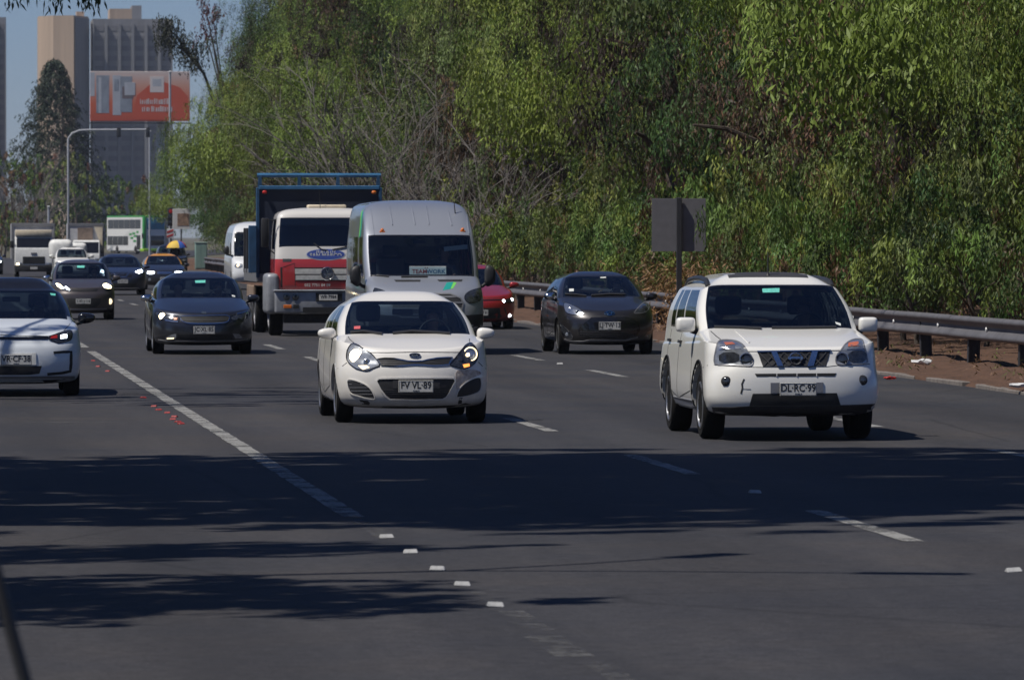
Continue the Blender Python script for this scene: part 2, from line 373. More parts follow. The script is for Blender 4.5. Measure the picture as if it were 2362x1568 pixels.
# ------------------------------------------------------------------ foliage
def leaf_mat(name, mul=(1,1,1), trans=.35):
    m = bpy.data.materials.new(name); m.use_nodes = True; nt = m.node_tree; nt.nodes.clear(); M[name] = m
    out = nd(nt, 'ShaderNodeOutputMaterial'); at = nd(nt, 'ShaderNodeAttribute', attribute_name='tone'); oi = nd(nt, 'ShaderNodeObjectInfo')
    hs = nd(nt, 'ShaderNodeHueSaturation'); nt.links.new(at.outputs['Color'], hs.inputs['Color'])
    mr = nd(nt, 'ShaderNodeMapRange'); nt.links.new(oi.outputs['Random'], mr.inputs[0]); mr.inputs[3].default_value = .485; mr.inputs[4].default_value = .515
    mv = nd(nt, 'ShaderNodeMapRange'); nt.links.new(oi.outputs['Random'], mv.inputs[0]); mv.inputs[3].default_value = 1.12; mv.inputs[4].default_value = .85
    nt.links.new(mr.outputs[0], hs.inputs['Hue']); nt.links.new(mv.outputs[0], hs.inputs['Value'])
    c = mixc(nt, 1.0, hs.outputs[0], mul, 'MULTIPLY')
    b = nd(nt, 'ShaderNodeBsdfPrincipled'); nt.links.new(c, b.inputs['Base Color']); b.inputs['Roughness'].default_value = .55; b.inputs['Specular IOR Level'].default_value = .25
    tl = nd(nt, 'ShaderNodeBsdfTranslucent'); nt.links.new(mixc(nt, 1.0, c, (1.0,1.15,.6), 'MULTIPLY'), tl.inputs[0])
    mx = nd(nt, 'ShaderNodeMixShader'); mx.inputs[0].default_value = trans
    nt.links.new(b.outputs[0], mx.inputs[1]); nt.links.new(tl.outputs[0], mx.inputs[2]); nt.links.new(mx.outputs[0], out.inputs[0])
leaf_mat('leaves', trans=.15)
def bark(name, col):
    m, nt, b = new_mat(name); co = obco(nt); mp = nd(nt, 'ShaderNodeMapping'); mp.inputs['Scale'].default_value = (1,1,.25); nt.links.new(co, mp.inputs[0])
    f = noise(nt, 9, 6, .75, mp.outputs[0]); nt.links.new(ramp(nt, f, [(.3, tuple(v*.5 for v in col)), (.7, col)]), b.inputs['Base Color'])
    b.inputs['Roughness'].default_value = .95; bump(nt, b, f, .8, .04)
bark('bark', (.11,.085,.065)); bark('grey_bark', (.20,.18,.165))
GREENS = np.array([(.110,.170,.032),(.160,.220,.040),(.076,.130,.028),(.046,.086,.022),(.172,.215,.044),(.112,.145,.046)])
DEAD = np.array([(.150,.085,.045),(.115,.055,.032),(.19,.13,.075)])
def leaf_cloud(rs, starts, outs, Ls, tones, per_m=17, ll=(.13,.23), lw=(.030,.052), droop=1.0, flare=.35, norms=None, jit=.45):
    """strands of narrow leaves hanging from the start points"""
    P, Cc, NN = [], [], []
    if norms is None: norms = [None]*len(starts)
    for s, o, L, t, nv in zip(starts, outs, Ls, tones, norms):
        n = max(3, int(L*per_m)); k = np.linspace(0.02, 1, n)
        x = s[0] + o[0]*L*.55*np.sqrt(k)*.9; y = s[1] + o[1]*L*.55*np.sqrt(k)*.9; z = s[2] + .18*L*o[2]*np.sin(k*2.4) - droop*L*k**1.35
        p = np.stack([x, y, z], 1) + rs.normal(0, .035, (n, 3)); P.append(p)
        Cc.append(np.repeat(t[None], n, 0)*rs.uniform(.75, 1.25, (n, 1)))
        if nv is not None: NN.append(np.repeat(nv[None], n, 0))
    P = np.concatenate(P); Cc = np.concatenate(Cc); n = len(P)
    az = rs.uniform(0, 2*np.pi, n); dn = np.stack([np.cos(az)*flare, np.sin(az)*flare, -np.ones(n)*rs.uniform(.55, 1.1, n)], 1) + rs.normal(0, .18, (n, 3))
    dn /= np.linalg.norm(dn, axis=1, keepdims=True)
    a2 = rs.uniform(0, 2*np.pi, n); sd = np.stack([np.cos(a2), np.sin(a2), rs.normal(0, .3, n)], 1)
    if NN: sd = np.cross(dn, np.concatenate(NN) + rs.normal(0, jit, (n, 3))) + sd*.05      # leaves turn their faces outwards
    sd -= dn*np.sum(sd*dn, 1, keepdims=True); sd /= np.linalg.norm(sd, axis=1, keepdims=True)
    ln = rs.uniform(*ll, n)[:, None]; wd = rs.uniform(*lw, n)[:, None]
    V = np.stack([P, P + dn*ln*.45 + sd*wd, P + dn*ln, P + dn*ln*.45 - sd*wd], 1).reshape(-1, 3)
    F = np.arange(4*n).reshape(-1, 4); col = np.repeat(np.concatenate([Cc, np.ones((n, 1))], 1), 4, 0)
    return V, F, col
def crown_mesh(seed, H, Rr, zlow, nb, strands=46, per_m=20, dead=.06, ll=(.11,.20), lw=(.015,.027), Lb=(1.3,3.2), lobe=(.8,1.7), name='crown', lump=.22, loose=.12, low=.85, flat=.75, tiers=0, core=0, deadset=None):
    """bell-shaped lobes with curtains of narrow leaves hanging over their sides; dark hollows between"""
    rs = np.random.RandomState(seed); S, O, Ls, T, N = [], [], [], [], []
    ph = rs.uniform(0, 6.28, 6); CORE = []
    for i in range(nb):
        if tiers: h = np.clip((((i % tiers) + .75)/tiers) + rs.normal(0, .06), .06, 1.0)
        else: h = rs.uniform(0, 1)**low
        a = (i*2.39996 + rs.normal(0, .3)) % (2*np.pi)
        prof = (.86 + .24*math.sin(min(h, .75)*2.6)) if h < .68 else 1.08*math.sqrt(max(.03, 1 - ((h-.68)/.36)**2))
        lob = 1 + lump*(math.sin(2*a+ph[0])*.5 + math.sin(3*a+ph[1]+h*4)*.5 + math.sin(5*a+ph[2]-h*6)*.4)
        rl = rs.uniform(*lobe); r = max(0, Rr*prof*lob*(.44 + .62*rs.uniform(0, 1)) - rl*.6)
        c = np.array([r*math.cos(a), r*math.sin(a), zlow + .8 + h*(H - zlow - .8) - rl*.4])
        isdead = rs.uniform() < dead
        t = (DEAD if deadset is None else deadset)[rs.randint(len(DEAD))] if isdead else GREENS[rs.randint(len(GREENS))]*rs.uniform(.6, 1.35)
        lb = rs.uniform(*Lb)*(.6 + .4*rl/lobe[1]); sq = rs.uniform(.8, 1.25)
        sub = rs.uniform(0, 6.28, 3)
        for k in range(int(core*(rl/lobe[1])**2)):
            g_ = rs.normal(0, 1, 3); g_ *= rl*.66*rs.uniform(0, 1)**.5/np.linalg.norm(g_); g_[2] = g_[2]*.8 - rl*.35; CORE.append((c + g_, rs.uniform(.07, .14), t*rs.uniform(.8, 1.1)))
        for k in range(core//3): g_ = rs.normal(0, Rr*.22, 2); CORE.append((np.array([g_[0], g_[1], rs.uniform(zlow+.5, H*.92)]), rs.uniform(.06, .12), t))
        tn = 7
        for k in range(int(strands/tn*(rl/lobe[1])**1.6*rs.uniform(.85, 1.15)*(.6 if isdead else 1))):      # each tassel: a few strands hanging together
            aa = rs.uniform(0, 2*np.pi); e = rs.uniform(-.2, 1); ce = math.sqrt(max(0, 1 - e*e))
            rr = rl*(1 + .16*math.sin(3*aa+sub[0]) + .12*math.sin(7*aa+sub[1]))*rs.uniform(.80, 1.08)
            s0 = c + np.array([math.cos(aa)*ce*rr*sq, math.sin(aa)*ce*rr/sq, e*rr*flat])
            L0 = lb*rs.uniform(.45, 1.0)*(.35 + .65*ce)*(1 + .3*math.sin(5*aa+sub[2])); o0 = np.array([math.cos(aa)*.42*ce, math.sin(aa)*.42*ce, .6]) + rs.normal(0, loose*1.4, 3)
            t0 = t*rs.uniform(.62, 1.32)*np.array([rs.uniform(.88,1.12), 1, rs.uniform(.85,1.15)])
            if rs.uniform() < .03 and deadset is None: t0 = DEAD[rs.randint(len(DEAD))]
            for j in range(tn):
                s = s0 + rs.normal(0, 1, 3)*np.array([.10, .10, .07])*(.5 + rl*.3); L = L0*rs.uniform(.5, 1.0); L = min(L, max(.25, s[2] - zlow*rs.uniform(.5, 1.3)))
                S.append(s); O.append(o0 + rs.normal(0, .05, 3)); Ls.append(L); N.append(np.array([math.cos(aa)*ce, math.sin(aa)*ce, .35 + .6*max(e, 0)])); T.append(t0*rs.uniform(.88, 1.12))
    V, F, col = leaf_cloud(rs, S, O, Ls, T, per_m, ll, lw, norms=N)
    if core:                     # coarse inner foliage that stops the light
        n = len(CORE); P = np.array([c for c, _, _ in CORE]); q = rs.normal(0, .42, (n, 3)) + np.array([0, 0, -1.0]); q /= np.linalg.norm(q, axis=1, keepdims=True); w_ = np.cross(q, rs.normal(0, 1, (n, 3))); w_ /= np.linalg.norm(w_, axis=1, keepdims=True)
        sz = np.array([z for _, z, _ in CORE])[:, None]; V2 = np.stack([P - q*sz, P + w_*sz*.24, P + q*sz, P - w_*sz*.24], 1).reshape(-1, 3)
        F = np.concatenate([F, np.arange(4*n).reshape(-1, 4) + len(V)]); V = np.concatenate([V, V2]); col = np.concatenate([col, np.repeat(np.array([[*t, 1.0] for _, _, t in CORE]), 4, 0)])
    me = np_mesh(name, V, F, col); me.materials.append(M['leaves']); return me
def trunk_mesh(seed, H, r0, spread, limbs=6, name='trunk', mat='bark', fork=.22):
    rn_ = random.Random(seed); m = MB(); pts, p = [], Vector((0,0,-.15)); d = Vector((rn_.uniform(-.12,.12), rn_.uniform(-.12,.12), 1))
    N = 7
    for i in range(N+1):
        pts.append(p.copy()); p = p + d.normalized()*(H*.72/N); d += Vector((rn_.uniform(-.14,.14), rn_.uniform(-.14,.14), 0))
    m.tube(pts, [r0*(1 - .80*i/N)*(1.25 if i == 0 else 1) for i in range(N+1)], 9)
    for k in range(limbs):
        i = 1 + int((fork + (1-fork)*k/limbs)*(N-2)); s = pts[i]; a = 2*math.pi*(k*.381) + rn_.uniform(-.3,.3); L = spread*rn_.uniform(.6, 1.0)
        q, dd, lp = s.copy(), Vector((math.cos(a)*.8, math.sin(a)*.8, .75)), []
        for j in range(5):
            lp.append(q.copy()); q = q + dd.normalized()*L/4; dd += Vector((rn_.uniform(-.2,.2), rn_.uniform(-.2,.2), -.22))
        r1 = r0*(1-.80*i/N)*.55; m.tube(lp, [r1*(1 - .2*j) for j in range(5)], 7)
    o = m.build(name, M[mat]); me = o.data; bpy.data.objects.remove(o); return me
def plant(name, label, cat, loc, crown, trunk, rz=0.0, sc=(1,1,1), group=None, pn=('crown', 'trunk')):
    t = thing(name, label, cat, loc, rz, group); t.scale = sc
    if crown: link(pn[0], crown, None, t)
    if trunk: link(pn[1], trunk, None, t)
    return t
rt = random.Random(21)
crowns = [crown_mesh(100+i, 15.5, 5.6, .4, 15, 700, 19, dead=d, ll=(.08,.16), lw=(.009,.017), lobe=(1.5,3.1), Lb=(1.1,2.8), lump=.26, tiers=4, core=3800) for i, d in enumerate((.05,.10,.03,.16))]
BROWN = np.array([(.055,.032,.022),(.040,.027,.020),(.095,.050,.030)])  # dead-foliage browns, kept dark to stand in for shade between the crowns
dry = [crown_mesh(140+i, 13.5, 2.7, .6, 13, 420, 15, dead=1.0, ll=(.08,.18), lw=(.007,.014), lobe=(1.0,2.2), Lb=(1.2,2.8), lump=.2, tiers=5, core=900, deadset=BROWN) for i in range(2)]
trunks = [trunk_mesh(200+i, 15, .34, 3.6) for i in range(3)]
GR = 'weeping trees in the row behind the guard rail'
LB = 'tall weeping green tree with hanging narrow leaves in the row behind the guard rail'
v = 76.0; i = 0
while v < 452:
    s = rt.uniform(.9, 1.2); u = (17.2 if v < 340 else 16.0) + 5.0*s + bend(v) + rt.uniform(-.3, 1.0); hz = rt.uniform(.98, 1.2); pitch = rt.uniform(15, 21)
    if v > 290: hz = np.interp(v, [290, 340, 385, 430, 500], [17, 16.4, 15.0, 12.6, 9.5])/15.5*rt.uniform(.94, 1.06)
    if v > 380: pitch *= .8
    plant('weeping_tree', LB, 'tree', (u, v + pitch*.5, .15), crowns[(i*3) % 4], trunks[i % 3], rt.uniform(-.25, .25) + (math.pi if i % 2 else 0), (s, pitch/10.2, hz), GR)
    v += pitch; i += 1
    if v < 400 and i % 4 != 2: plant('dry_tree', 'dead brown tree added to darken the gap between two green weeping crowns', 'tree', (20.4 + bend(v) + rt.uniform(-.6, .8), v + rt.uniform(-.5, 1.5), .15), dry[i % 2], trunks[i % 3], rt.uniform(0, 6.28), (1, 1.1, hz), 'dead brown trees added to darken the row')
for k in range(30):
    v = 84 + k*9.5 + rt.uniform(-2, 2)
    plant('weeping_tree', 'taller weeping tree rising behind the first row of roadside trees', 'tree', (30 + bend(v) + rt.uniform(-1.5, 1.5), v, .15), crowns[(k*3+1) % 4], trunks[k % 3], rt.uniform(0, 6.28), (1.2, 1.2, rt.uniform(1.1, 1.3)), 'second row of weeping trees')
# undergrowth: low shrubs hanging over the rail
shr = [crown_mesh(300+i, 2.6, 1.25, .2, 14, 60, 30, dead=(.1,.3,.05)[i], ll=(.07,.14), lw=(.009,.017), Lb=(.5,1.2), lobe=(.35,.8)) for i in range(3)]
sst = [trunk_mesh(330+i, 2.2, .05, .9, 4, 'stem') for i in range(2)]
v = 78.0; i = 0
while v < 300:
    s = rt.uniform(.8, 1.35)
    if not 124 < v < 128.5:
        plant('shrub', 'leafy green shrub growing close behind the guard rail under the weeping trees', 'shrub', (17.7 + bend(v) + rt.uniform(-.4,.6), v, .12), shr[i % 3], sst[i % 2], rt.uniform(0, 6.28), (s, s, s*rt.uniform(.8, 1.2)), 'shrubs behind the guard rail', ('foliage', 'stem'))
    v += rt.uniform(1.6, 4.0) if v < 160 else rt.uniform(3, 7); i += 1
# weeds and litter on the verge
rs = np.random.RandomState(9)
S = [np.array([rs.uniform(15.0, 17.6), rs.uniform(80, 150), .12]) for _ in range(520)]
V, F, col = leaf_cloud(rs, S, [np.array([rs.normal(0,.8), rs.normal(0,.8), 0]) for _ in S], rs.uniform(.08, .22, len(S)), [np.array((.10,.13,.035))*rs.uniform(.6,1.2) if rs.uniform() < .45 else np.array((.17,.11,.06)) for _ in S], 40, (.06,.14), (.006,.014), -.8, 1.2)
me = np_mesh('weeds', V, F, col); me.materials.append(M['leaves']); tag(link('verge_weeds', me), 'thin weeds and dry stalks scattered over the dirt verge', 'weeds', kind='stuff')
simple('litter_white', (.6,.6,.6), .6); simple('litter_red', (.55,.04,.03), .5)
def litter(x, y, h, mat, lab, sc=.09):
    p = G(x, y, h); m = MB(); r_ = random.Random(int(x)); m.ball((0,0,.02), sc, (1.3, .8, .35), 2)
    for w_ in m.bm.verts: w_.co *= r_.uniform(.7, 1.25)
    o = m.build('litter', M[mat], smooth=0); o.location = p; tag(o, lab, 'litter')
litter(2053, 875, .08, 'litter_red', 'flat red scrap of litter at the road edge beside the dirt verge', .07)
litter(2128, 838, .16, 'litter_white', 'crumpled pale plastic bag lying behind a guard rail post', .13)
litter(2348, 892, .10, 'litter_white', 'torn white paper scrap in the dirt near the road edge', .09)

# ------------------------------------------------------------------ bare shrub, dry grass, road sign seen from behind
def twig_bush(name, label, loc, seed, n, Lr, mat, lean=(0,0), cat='shrub', thick=.022):
    r_ = random.Random(seed); t = thing(name, label, cat, loc)
    st, tw = MB(), MB()
    for k in range(n):
        a = r_.uniform(0, 6.28); L = r_.uniform(*Lr); d = Vector((math.cos(a)*r_.uniform(.15,.75)+lean[0], math.sin(a)*r_.uniform(.15,.75)+lean[1], 1)); q = Vector((math.cos(a)*.3, math.sin(a)*.3, 0)); pts = []
        for j in range(6):
            pts.append(q.copy()); q = q + d.normalized()*L/5; d += Vector((r_.uniform(-.25,.25), r_.uniform(-.25,.25), r_.uniform(-.15,.05)))
        st.tube(pts, [thick*(1-.16*j) for j in range(6)], 5)
        for b in range(9):
            j = r_.randint(1, 4); s = pts[j].lerp(pts[j+1], r_.random()); dd = (pts[j+1]-pts[j]).normalized() + Vector((r_.uniform(-.9,.9), r_.uniform(-.9,.9), r_.uniform(-.2,.6))); l2 = L*r_.uniform(.12,.34)
            e = s + dd.normalized()*l2*.5; f = e + (dd + Vector((r_.uniform(-.5,.5), r_.uniform(-.5,.5), r_.uniform(-.3,.3)))).normalized()*l2*.5
            tw.tube([s, e, f], [thick*.45, thick*.33, thick*.2], 3)
            for c_ in range(3):
                g_ = e.lerp(f, r_.random()); tw.tube([g_, g_ + (dd*.6 + Vector((r_.uniform(-1,1), r_.uniform(-1,1), r_.uniform(-.5,1)))).normalized()*l2*.4], [thick*.28, thick*.15], 3)
    st.build('stems', M[mat], t); tw.build('twigs', M[mat], t)
    return t
p = AT(735, 400, 205)
twig_bush('bare_tree', 'leafless grey twiggy tree standing out of the green row above the truck', (16.9, 215, .2), 3, 46, (5.0, 8.2), 'grey_bark', (-.15, .0), 'tree', .035)
twig_bush('bare_tree', 'second smaller leafless grey thicket beside the bare tree behind the van', (17.0, 188, .2), 4, 30, (3.2, 5.6), 'grey_bark', (-.1, 0), 'tree', .03)
# dry ochre grass by the sign
simple('dry_grass', (.30,.19,.09), .9, var=.3)
def grass_clump(label, loc, seed, n, h, rad):
    rs = np.random.RandomState(seed); t = thing('dry_grass_clump', label, 'grass', loc)
    S = [np.array([rs.normal(0, rad), rs.normal(0, rad), .0]) for _ in range(n)]
    V, F, col = leaf_cloud(rs, S, [np.array([rs.normal(-.1,.35), rs.normal(0,.35), 0]) for _ in S], rs.uniform(.5*h, h, n), [np.array((.24,.145,.070))*rs.uniform(.6,1.25) for _ in S], 26, (.10,.22), (.010,.022), -1.0, 1.4)
    me = np_mesh('blades', V, F, col); me.materials.append(M['leaves']); link('blades', me, None, t)
grass_clump('tall dry straw-coloured grass clump under the grey sign board', AT(1610, 700, 129)[:2] + (.15,), 7, 90, 1.5, .4)
grass_clump('low dry straw-coloured grass tuft left of the grey sign board', (17.0, 139, .15), 8, 90, 1.5, .35)
sp_ = AT(1566, 520, 127.0); zt = AT(1566, 458, 127)[2]; zb_ = AT(1566, 580, 127)[2]
t = thing('road_sign', 'square grey road sign seen from behind on a dark post among the leaves', 'sign', (sp_[0], 127, 0))
simple('sign_back', (.20,.195,.205), .6, .2, var=.1)
MB().box(-.56, .56, .02, .026, zb_, zt, .002, 1).build('panel', M['sign_back'], t, 0)
MB().box(-.055, .055, -.07, .0, -.2, zt+.02, .008, 1).build('post', M['dark_steel'], t, 0)
# ------------------------------------------------------------------ vehicle kit
# a car stands with its nose at local y = 0 facing -y (towards the camera), x to the right of the picture
def catmull(rows, sub):
    rows = np.array(rows, dtype=float); out = []
    for i in range(len(rows)-1):
        p0, p1, p2, p3 = rows[max(i-1, 0)], rows[i], rows[i+1], rows[min(i+2, len(rows)-1)]
        for k in range(sub[i]):
            t = k/sub[i]; out.append(.5*((2*p1) + (-p0+p2)*t + (2*p0-5*p1+4*p2-p3)*t*t + (-p0+3*p1-3*p2+p3)*t**3))
    out.append(rows[-1]); return np.array(out)
FT = [0, 9, 18, 26, 33, 39, 44, 48, 51, 54.5, 57, 62, 68, 74, 80, 85, 90]           # front angles; 54.5..57 is the glass edge
def ring_points(row, side, ez=2.2):
    """row: yf zf D n w zs | yr zr Dr nr zs2 ; half outline, front centre to rear centre"""
    yf, zf, D, n, w, zs, yr, zr, Dr, nr, zs2 = row; pts = []
    for t in FT:
        a = R(t); sx = math.sin(a)**(2/n); cx_ = math.cos(a)**(2/n) if t < 90 else 0.0
        k = (math.sin(a)**ez); pts.append((w*sx, yf + D*(1-cx_), zf + (zs-zf)*k))
    y0, y1 = yf + D, yr - Dr
    for s in side[1:-1]: pts.append((w*(1 + .012*math.sin(math.pi*s)), y0 + (y1-y0)*s, zs + (zs2-zs)*s))
    for t in reversed(FT):
        a = R(t); sx = math.sin(a)**(2/nr); cx_ = math.cos(a)**(2/nr) if t < 90 else 0.0
        k = (math.sin(a)**ez); pts.append((w*sx, yr - Dr*(1-cx_), zr + (zs2-zr)*k))
    return pts
def body_mesh(p):
    """p: dict(low=[rows up to the waist], glass=[rows waist..roof edge], roof=[rows], side, windows, wheels)"""
    side = p['side']; low, gl, rf = p['low'], p['glass'], p['roof']
    A = catmull(low, p.get('lsub', [2]*(len(low)-1)))
    w0, w1 = np.array(gl[0], float), np.array(gl[-1], float)
    ts = [0, .035, .12, .25, .4, .55, .7, .82, .92, .965, 1.0]
    B = []
    for t in ts:
        r = w0 + (w1-w0)*t
        bow = p.get('bow', .03)*math.sin(math.pi*t); r[4] += bow; r[0] -= bow*.6; B.append(r)
    Cc = catmull([w1] + [np.array(r, float) for r in rf], p.get('rsub', [2]*len(rf)))
    rows = list(A[:-1]) + B + list(Cc[1:]); na, nbk = len(A)-1, len(ts)
    half = [ring_points(r, side, 2.2 if i < na-2 else (3.5 if i < na else 6.0)) for i, r in enumerate(rows)]; m = len(half[0]); N = 2*m - 2
    V = []
    for h in half:
        V += h + [(-x, y, z) for (x, y, z) in h[-2:0:-1]]
    F, mi = [], []
    nF = len(FT); g0, g1 = 9, 10
    def colkind(k):                       # which column of the half ring
        if k < g0: return 'ws'
        if k == g0: return 'wsl'
        if k < nF-1: return 'p'
        if k < nF-1 + len(side)-1:
            s = (side[k-nF+1] + side[k-nF+2])/2
            for q, (a, b) in enumerate(p['windows']):
                if a <= s <= b: return ('sw', q, s < a + .016 or s > b - .016)
            return 'p'
        kk = m-2-k
        return 'rw' if kk < g0 else ('rwl' if kk == g0 else 'p')
    for i in range(len(rows)-1):
        inb = na <= i < na + nbk - 1; edge = i in (na, na+nbk-2)
        for k in range(N):
            kk = k if k < m-1 else N-1-k
            F.append((i*N+k, i*N+(k+1)%N, (i+1)*N+(k+1)%N, (i+1)*N+k)); x = 0
            if inb:
                c = colkind(kk); right = k < m-1
                if c in ('ws', 'rw'): x = 2 if edge else (3 if c == 'ws' else 4)
                elif c in ('wsl', 'rwl'): x = 2
                elif isinstance(c, tuple): x = 2 if (edge or c[2]) else 10 + c[1]*2 + (0 if right else 1)
                elif p.get('black_pillar') and c == 'p' and kk >= nF-1: x = 2
            mi.append(x)
    bm = bmesh.new(); vs_ = [bm.verts.new(v) for v in V]
    for f, x in zip(F, mi):
        try: q = bm.faces.new([vs_[j] for j in f]); q.material_index = x
        except ValueError: pass
    for base in (0, (len(rows)-1)*N):
        for k in range(m-1):
            a, b = k, k+1; c, d = (N-b) % N, (N-a) % N
            q = [base+a, base+b, base+c, base+d]; q = list(dict.fromkeys(q))
            try: f = bm.faces.new([vs_[j] for j in q]); f.material_index = 1 if base == 0 else 0
            except ValueError: pass
    bmesh.ops.remove_doubles(bm, verts=bm.verts[:], dist=1e-5); bmesh.ops.recalc_face_normals(bm, faces=bm.faces[:])
    me = bpy.data.meshes.new('body'); bm.to_mesh(me); bm.free(); return me
def cut_wheels(me, p):
    nm = 10 + 2*len(p['windows']) + 1
    for _ in range(nm+1): me.materials.append(M['black_plastic'])
    o = bpy.data.objects.new('b', me); C.objects.link(o); m = MB()
    for (y, r) in p['wheels']:
        rr = r + p.get('arch', .055)
        for sgn in (-1, 1): m.lathe([(rr, sgn*(p['w'] - .30)), (rr, sgn*(p['w'] + .35))], 'x', 32, (0, y, r))
    c = m.build('c', None, smooth=0)
    c.data.materials.append(M['black_plastic'])
    for _ in range(nm+1): c.data.materials.append(M['black_plastic'])
    c.data.polygons.foreach_set('material_index', np.full(len(c.data.polygons), 1, dtype=np.int32))
    md = o.modifiers.new('cut', 'BOOLEAN'); md.operation = 'DIFFERENCE'; md.object = c; md.solver = 'EXACT'
    bpy.context.view_layer.update()
    out = bpy.data.meshes.new_from_object(o.evaluated_get(bpy.context.evaluated_depsgraph_get()))
    bpy.data.objects.remove(o); bpy.data.objects.remove(c); return out
def split_mat(me, idx):
    bm = bmesh.new(); bm.from_mesh(me); dl = [f for f in bm.faces if f.material_index not in idx]
    bmesh.ops.delete(bm, geom=dl, context='FACES'); out = bpy.data.meshes.new('m'); bm.to_mesh(out); bm.free(); return out
def smooth(me, ang=40):
    me.polygons.foreach_set('use_smooth', np.full(len(me.polygons), True)); me.set_sharp_from_angle(angle=R(ang))
def keep(parent): return parent.matrix_basis.inverted() if parent is not None else Matrix.Identity(4)
def strokes(name, x0, x1, y, z, h, n, mat, parent, seed=1, slant=.25):
    """a line of writing too blurred to read: uneven upright strokes"""
    r_ = random.Random(seed); m = MB(); x = x0
    while x < x1 - .02*(x1-x0):
        w_ = (x1-x0)/n*r_.uniform(.35, .7); hh = h*r_.uniform(.7, 1.0); d_ = hh*slant*r_.uniform(-.6, 1)
        m.prism([(x, z-h/2), (x+w_, z-h/2), (x+w_+d_, z-h/2+hh), (x+d_, z-h/2+hh)], y, y+.001); x += (x1-x0)/n*r_.uniform(.85, 1.25)
    return m.build(name, mat, parent, 0)
class Car:
    def __init__(s, name, label, pos, p, paint_mat, group='vehicles in the traffic', cat='car', rz=0.0, glassmat='windscreen', sidemat='side_glass'):
        s.p = p; s.root = thing(name, label, cat, (pos[0], pos[1], 0), rz, group); s.pos = pos; s.rz = rz
        full = body_mesh(p); cut = cut_wheels(full, p)
        bm = bmesh.new(); bm.from_mesh(cut); s.bvh = BVHTree.FromBMesh(bm); bm.free()
        s.cam = Vector((-pos[0], -pos[1], HC)); s.cam.rotate(Matrix.Rotation(-rz, 3, 'Z'))
        b = split_mat(cut, {0, 1}); b.materials.clear(); s.body = link('body', b, [paint_mat, M['black_plastic']], s.root); smooth(b)
        def part(nm, idx, mat):
            q = split_mat(cut, idx)
            if len(q.polygons) == 0: return None
            q.materials.clear(); q.polygons.foreach_set('material_index', np.zeros(len(q.polygons), dtype=np.int32)); smooth(q)
            return link(nm, q, mat, s.root)
        part('window_seal', {2}, M['black_gloss']); s.ws = part('windscreen', {3}, M[glassmat]); part('rear_window', {4}, M[p.get('rearmat', sidemat)])
        for q in range(len(p['windows'])):
            for r in (0, 1): part('side_window', {10+2*q+r}, M[p.get('sidemats', [sidemat]*9)[q]])
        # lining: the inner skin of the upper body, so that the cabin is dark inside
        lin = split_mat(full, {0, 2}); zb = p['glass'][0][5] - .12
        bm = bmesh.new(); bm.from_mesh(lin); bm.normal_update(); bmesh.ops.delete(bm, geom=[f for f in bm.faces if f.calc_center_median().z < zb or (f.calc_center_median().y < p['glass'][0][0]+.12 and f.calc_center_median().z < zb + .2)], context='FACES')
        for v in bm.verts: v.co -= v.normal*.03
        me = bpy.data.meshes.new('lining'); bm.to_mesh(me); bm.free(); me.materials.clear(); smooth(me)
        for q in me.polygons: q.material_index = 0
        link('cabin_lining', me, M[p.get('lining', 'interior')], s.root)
        bpy.data.meshes.remove(full)
    def hit(s, x, z, mode='ray', back=0.0):
        if mode == 'ray': o = s.cam; d = (Vector((x, 0, z)) - o).normalized()
        elif mode == 'left': o = Vector((-4, x, z)); d = Vector((1,0,0))
        elif mode == 'right': o = Vector((4, x, z)); d = Vector((-1,0,0))
        elif mode == 'top': o = Vector((x, z, 5)); d = Vector((0,0,-1))
        else: o = Vector((x, -4, z)); d = Vector((0,1,0))
        h = s.bvh.ray_cast(o, d)
        if h[0] is None:
            q = {'left': Vector((-s.p['w'], x, z)), 'right': Vector((s.p['w'], x, z)), 'top': Vector((x, z, 1.5))}.get(mode, Vector((x, .15, z)))
            h = s.bvh.find_nearest(q); return h[0], h[1]
        return h[0], (h[1] if h[1].dot(d) < 0 else -h[1])
    def patch(s, name, poly, mat, off=.005, thick=.02, parent=None, mode='ray', maxlen=.07, rnd=0, flat=None):
        for _ in range(rnd): poly = chaikin(poly)
        bm = bmesh.new(); vs_ = [bm.verts.new((q[0], 0, q[1])) for q in poly]
        for t in tessellate_polygon([[Vector((q[0], q[1], 0)) for q in poly]]):
            try: bm.faces.new([vs_[i] for i in t])
            except ValueError: pass
        for _ in range(3):
            es = [e for e in bm.edges if e.calc_length() > maxlen]
            if not es: break
            bmesh.ops.subdivide_edges(bm, edges=es, cuts=1); bmesh.ops.triangulate(bm, faces=[f for f in bm.faces if len(f.verts) > 3])
        bnd = [e for e in bm.edges if e.is_boundary]
        back = {}
        for v in bm.verts:
            co, n = s.hit(v.co.x, v.co.z, mode); v.co = co + n*off; back[v] = co - n*(thick-off)
        ext = bmesh.ops.extrude_edge_only(bm, edges=bnd)['geom']; nv = [g_ for g_ in ext if isinstance(g_, bmesh.types.BMVert)]
        for v in nv:
            src = min(v.link_edges, key=lambda e: (e.other_vert(v).co - v.co).length).other_vert(v)
            v.co = back.get(src, v.co)
        bmesh.ops.recalc_face_normals(bm, faces=bm.faces[:])
        me = bpy.data.meshes.new(name); bm.to_mesh(me); bm.free(); smooth(me, 50)
        return link(name, me, mat if not isinstance(mat, str) else M[mat], parent or s.root)
